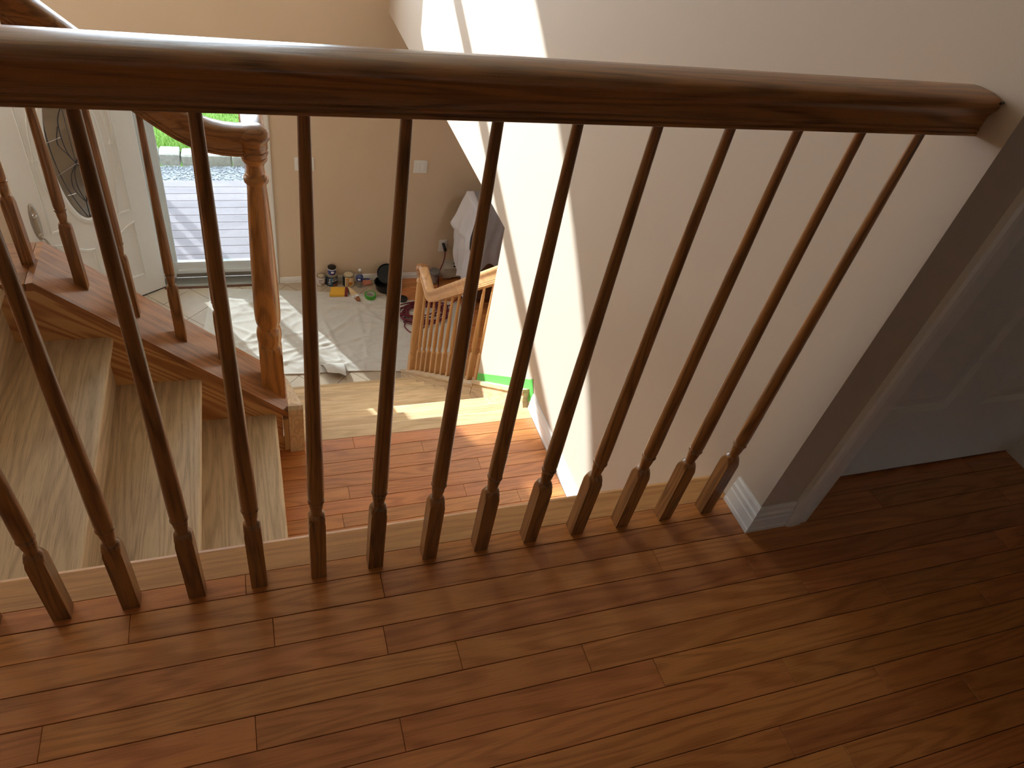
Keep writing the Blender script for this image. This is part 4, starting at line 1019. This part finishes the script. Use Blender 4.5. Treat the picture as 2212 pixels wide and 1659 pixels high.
# ---- extension cord
ec = empty('extension_cord', (1.95, 4.35, ZF), 'coiled burgundy extension cord plugged into the outlet', 'extension cord')
mk('plug', (lambda vf: vf)(tube([(2.257, YFW - 0.012, -2.413), (2.259, YFW - 0.034, -2.420), (2.268, YFW - 0.050, -2.447), (2.273, YFW - 0.052, -2.470)], 0.0155, 10)), M['black'], ec, smooth=True)
r = random.Random(11)
path = [(2.273, YFW - 0.052, -2.470), (2.275, YFW - 0.055, -2.54), (2.262, YFW - 0.06, -2.62), (2.235, YFW - 0.07, -2.70), (2.225, YFW - 0.10, ZF + 0.03), (2.20, 4.78, ZF + 0.009), (2.14, 4.68, ZF + 0.009), (2.20, 4.58, ZF + 0.020), (2.10, 4.52, ZF + 0.022)]
cx, cy = 1.955, 4.36
for k in range(10):
    a0 = r.uniform(-0.3, 0.3); ra, rb_ = r.uniform(0.17, 0.27), r.uniform(0.10, 0.17); ox, oy = r.uniform(-0.05, 0.05), r.uniform(-0.04, 0.04)
    for q in range(8):
        t = 2 * pi * q / 8 + 0.4
        x_, y_ = ra * cos(t), rb_ * sin(t)
        path.append((cx + ox + x_ * cos(a0) - y_ * sin(a0), cy + oy + x_ * sin(a0) + y_ * cos(a0), ZF + 0.021 + 0.0055 * k * (0.5 + 0.5 * r.random())))
path += [(1.95, 4.18, ZF + 0.022), (1.80, 4.08, ZF + 0.022), (1.74, 4.16, ZF + 0.022), (1.752, 4.235, ZF + 0.022)]
mk('cord', tube(spline(path, 5), 0.0062, 7), M['cord'], ec, smooth=True)
mk('socket_end', tube([(1.752, 4.235, ZF + 0.024), (1.756, 4.258, ZF + 0.025), (1.760, 4.300, ZF + 0.025)], 0.0155, 10), M['black'], ec, smooth=True, auto=40)
mk('cord_end', tube(spline([(2.14, 4.47, ZF + 0.022), (2.24, 4.46, ZF + 0.022), (2.33, 4.55, ZF + 0.018), (2.40, 4.60, ZF + 0.010), (2.46, 4.585, ZF + 0.009)], 5), 0.0062, 7), M['cord'], ec, smooth=True)
# ---- jar by the heater
jx, jy = 2.178, 4.885
jr = empty('plastic_jar', (jx, jy, ZF), 'clear plastic jar with a grey lid beside the heater', 'jar')
mk('jar_body', lathe([(0.0, ZF + 0.001), (0.044, ZF + 0.001), (0.047, ZF + 0.005), (0.050, ZF + 0.115), (0.0, ZF + 0.115)], jx, jy, 28), M['jar'], jr, smooth=True, auto=40)
mk('contents', lathe([(0.0, ZF + 0.004), (0.041, ZF + 0.004), (0.043, ZF + 0.06), (0.0, ZF + 0.07)], jx, jy, 20), M['jarfill'], jr, smooth=True, auto=40)
mk('jar_lid', lathe([(0.051, ZF + 0.112), (0.055, ZF + 0.114), (0.055, ZF + 0.136), (0.051, ZF + 0.140), (0.0, ZF + 0.140)], jx, jy, 28), M['greylid'], jr, smooth=True, auto=40)
# ---- baseboard heater
ht = empty('baseboard_heater', (3.2, YFW, ZF), 'cream baseboard heater along the lower room wall', 'heater')
hx0, hx1, hz = 2.278, 4.15, ZF + 0.195
mk('cover', prism([(YFW, ZF + 0.02), (YFW - 0.055, ZF + 0.02), (YFW - 0.062, ZF + 0.03), (YFW - 0.062, ZF + 0.135), (YFW - 0.030, hz), (YFW, hz)], 'x', hx0 + 0.09, hx1), M['heater'], ht)
mk('end_cap', prism([(YFW, ZF + 0.012), (YFW - 0.060, ZF + 0.012), (YFW - 0.067, ZF + 0.025), (YFW - 0.067, ZF + 0.138), (YFW - 0.033, hz + 0.004), (YFW, hz + 0.004)], 'x', hx0, hx0 + 0.09), M['heater'], ht)
for t in (0.18, 0.62):
    ya, za = YFW - 0.062 + 0.032 * t, ZF + 0.135 + 0.060 * t
    mk('slot', prism([(ya - 0.003, za + 0.002), (ya + 0.006, za + 0.0155), (ya + 0.010, za + 0.0135), (ya + 0.001, za)], 'x', hx0 + 0.105, hx1 - 0.05), M['slot'], ht)
mk('heater_seam', box(hx0 + 0.09, hx1, YFW - 0.0645, YFW - 0.060, ZF + 0.104, ZF + 0.108), M['heater'], ht)

# ---- covered cabinet
cx0, cx1, cy0, cy1, cz = 2.385, 3.15, 4.44, 4.745, -1.712
cb = empty('covered_cabinet', (2.75, 4.6, ZF), 'tall dark cabinet under a grey plastic dust sheet', 'cabinet')
mk('carcass', join(box(cx0 + 0.012, cx1, cy0 + 0.012, cy1, ZF + 0.08, cz - 0.008), box(cx0 + 0.012, cx0 + 0.06, cy0 + 0.012, cy0 + 0.06, ZF, ZF + 0.08), box(cx0 + 0.012, cx0 + 0.06, cy1 - 0.05, cy1, ZF, ZF + 0.08), box(cx1 - 0.05, cx1, cy0 + 0.012, cy0 + 0.06, ZF, ZF + 0.08), box(cx1 - 0.05, cx1, cy1 - 0.05, cy1, ZF, ZF + 0.08)), M['brownwood'], cb)
V, F = [], []
nz, nx = 26, 44
prm = []
for i in range(nx + 1):
    t = i / nx
    if t < 0.28: prm.append((cx0, cy1 + (cy0 - cy1) * t / 0.28, -1, 0))
    else: prm.append((cx0 + (cx1 - cx0) * (t - 0.28) / 0.72, cy0, 0, -1))
for j in range(nz + 1):
    for i in range(nx + 1):
        x, yv, ox, oy = prm[i]; v = j / nz
        w = (0.012 + 0.02 * v) * (0.5 + 0.5 * sin(i * 1.15 + 2.0 * sin(v * 5 + i * 0.2))) * min(1, v * 5)
        V.append((x + ox * w, yv + oy * w, cz - 0.62 * v + 0.03 * v * sin(i * 0.7)))
for j in range(nz):
    for i in range(nx):
        a = j * (nx + 1) + i; F.append((a, a + 1, a + nx + 2, a + nx + 1))
n = len(V); V += [(cx0, cy0, cz), (cx1, cy0, cz), (cx1, cy1, cz), (cx0, cy1, cz)]; F.append((n, n + 1, n + 2, n + 3))
mk('dust_sheet', (V, F), M['poly'], cb, smooth=True, auto=50)
# white cloth hung over the left side
def interp(p, t):
    for (a, b), (c, d) in zip(p[:-1], p[1:]):
        if t <= c: return b + (d - b) * (t - a) / (c - a)
    return p[-1][1]
V, F = [], []
nz, nx = 30, 22
for j in range(nz + 1):
    v = j / nz
    for i in range(nx + 1):
        u = i / nx
        yv = cy1 - 0.01 + (cy0 - 0.05 - cy1) * u
        fl = interp([(0, 0), (0.05, 0.012), (0.40, 0.105), (0.425, 0.10), (0.45, 0.052), (0.60, 0.060), (0.75, 0.045), (1.0, 0.02)], v) * (1 - 0.75 * u) + 0.012
        fo_ = 0.016 * sin(u * 15 + 2.5 * v) * min(1, v * 4)
        ln = 0.80 + 0.05 * sin(u * 9) + 0.13 * u
        V.append((cx0 - 0.022 - fl - fo_ - 0.007 * sin(v * 17 + u * 9) * min(1, v * 4), yv, cz + 0.006 - ln * v))
for j in range(nz):
    for i in range(nx):
        a = j * (nx + 1) + i; F.append((a, a + 1, a + nx + 2, a + nx + 1))
n0 = len(V)
for i in range(nx + 1):
    V.append((cx0 + 0.03 - 0.02 * (i / nx), V[i][1], cz + 0.006))
for i in range(nx): F.append((i, i + 1, n0 + i + 1, n0 + i))
tag(mk('white_cloth', (V, F), M['sheet'], smooth=True), 'white cotton cloth hanging over the side of the covered cabinet', 'cloth')

# ---- green masking tape strip on the stair wall above the skirt
ms = empty('masking_tape_strip', (XR, 1.5, zt(1.5)), 'green masking tape strip along the stair skirt', 'masking tape')
def zq(y): return zt(y) + 0.031
mk('tape_run', prism([(1.255, zq(1.255)), (1.885, zq(1.885)), (1.885, zq(1.885) + 0.052), (1.262, zq(1.262) + 0.058)], 'x', XR - 0.0012, XR - 0.0002), M['gtape'], ms)
mk('tape_end', prism([(1.192, ZL + 0.030), (1.192, ZL + 0.078), (1.236, zq(1.236) + 0.066), (1.262, zq(1.262) + 0.056), (1.262, zq(1.262)), (1.238, zq(1.238)), (1.236, ZL + 0.002)], 'x', XR - 0.0022, XR - 0.0013), M['gtape'], ms)

# ---- added fill light: a glowing globe in the foyer, out of frame
pd = empty('foyer_fill_light', (-2.0, 3.5, ZCEIL), 'round frosted globe added to fill the foyer with light', 'fill light')
pz = 0.9
mk('globe', lathe([(0.0, pz - 0.32)] + [(0.32 * sin(pi * k / 16), pz - 0.32 * cos(pi * k / 16)) for k in range(1, 16)] + [(0.0, pz + 0.32)], -2.0, 3.5, 32), M['globe'], pd, smooth=True)
mk('rod', lathe([(0.008, pz + 0.32), (0.008, ZCEIL - 0.02), (0.06, ZCEIL - 0.018), (0.06, ZCEIL)], -2.0, 3.5, 16), M['nickel'], pd, smooth=True, auto=40)

# ---- second added fill light, on the unseen lower-room ceiling
fl_ = empty('lower_room_fill_light', (2.75, 3.0, ZSOF), 'round ceiling disc added to brighten the lower room', 'fill light')
mk('diffuser', lathe([(0.0, ZSOF - 0.09), (0.12, ZSOF - 0.082), (0.19, ZSOF - 0.055), (0.21, ZSOF - 0.02)], 2.75, 3.0, 28), M['globe2'], fl_, smooth=True)
mk('rim', lathe([(0.205, ZSOF - 0.025), (0.225, ZSOF - 0.02), (0.225, ZSOF), (0.0, ZSOF)], 2.75, 3.0, 28), M['nickel'], fl_, smooth=True, auto=40)

# ---- portals so that daylight through the openings is sampled well
def portal(name, loc, sx, sy):
    d = bpy.data.lights.new(name, 'AREA'); d.shape = 'RECTANGLE'; d.size = sx; d.size_y = sy
    d.cycles.is_portal = True
    o = bpy.data.objects.new(name, d); COL.objects.link(o); o.location = loc; o.rotation_euler = (radians(-90), 0, 0)
portal('window_portal', (WX, 5.16, 1.30), 1.95, 1.95)
portal('door_portal', (0.12, 5.16, (ZF + DT) / 2), 0.96, 2.1)
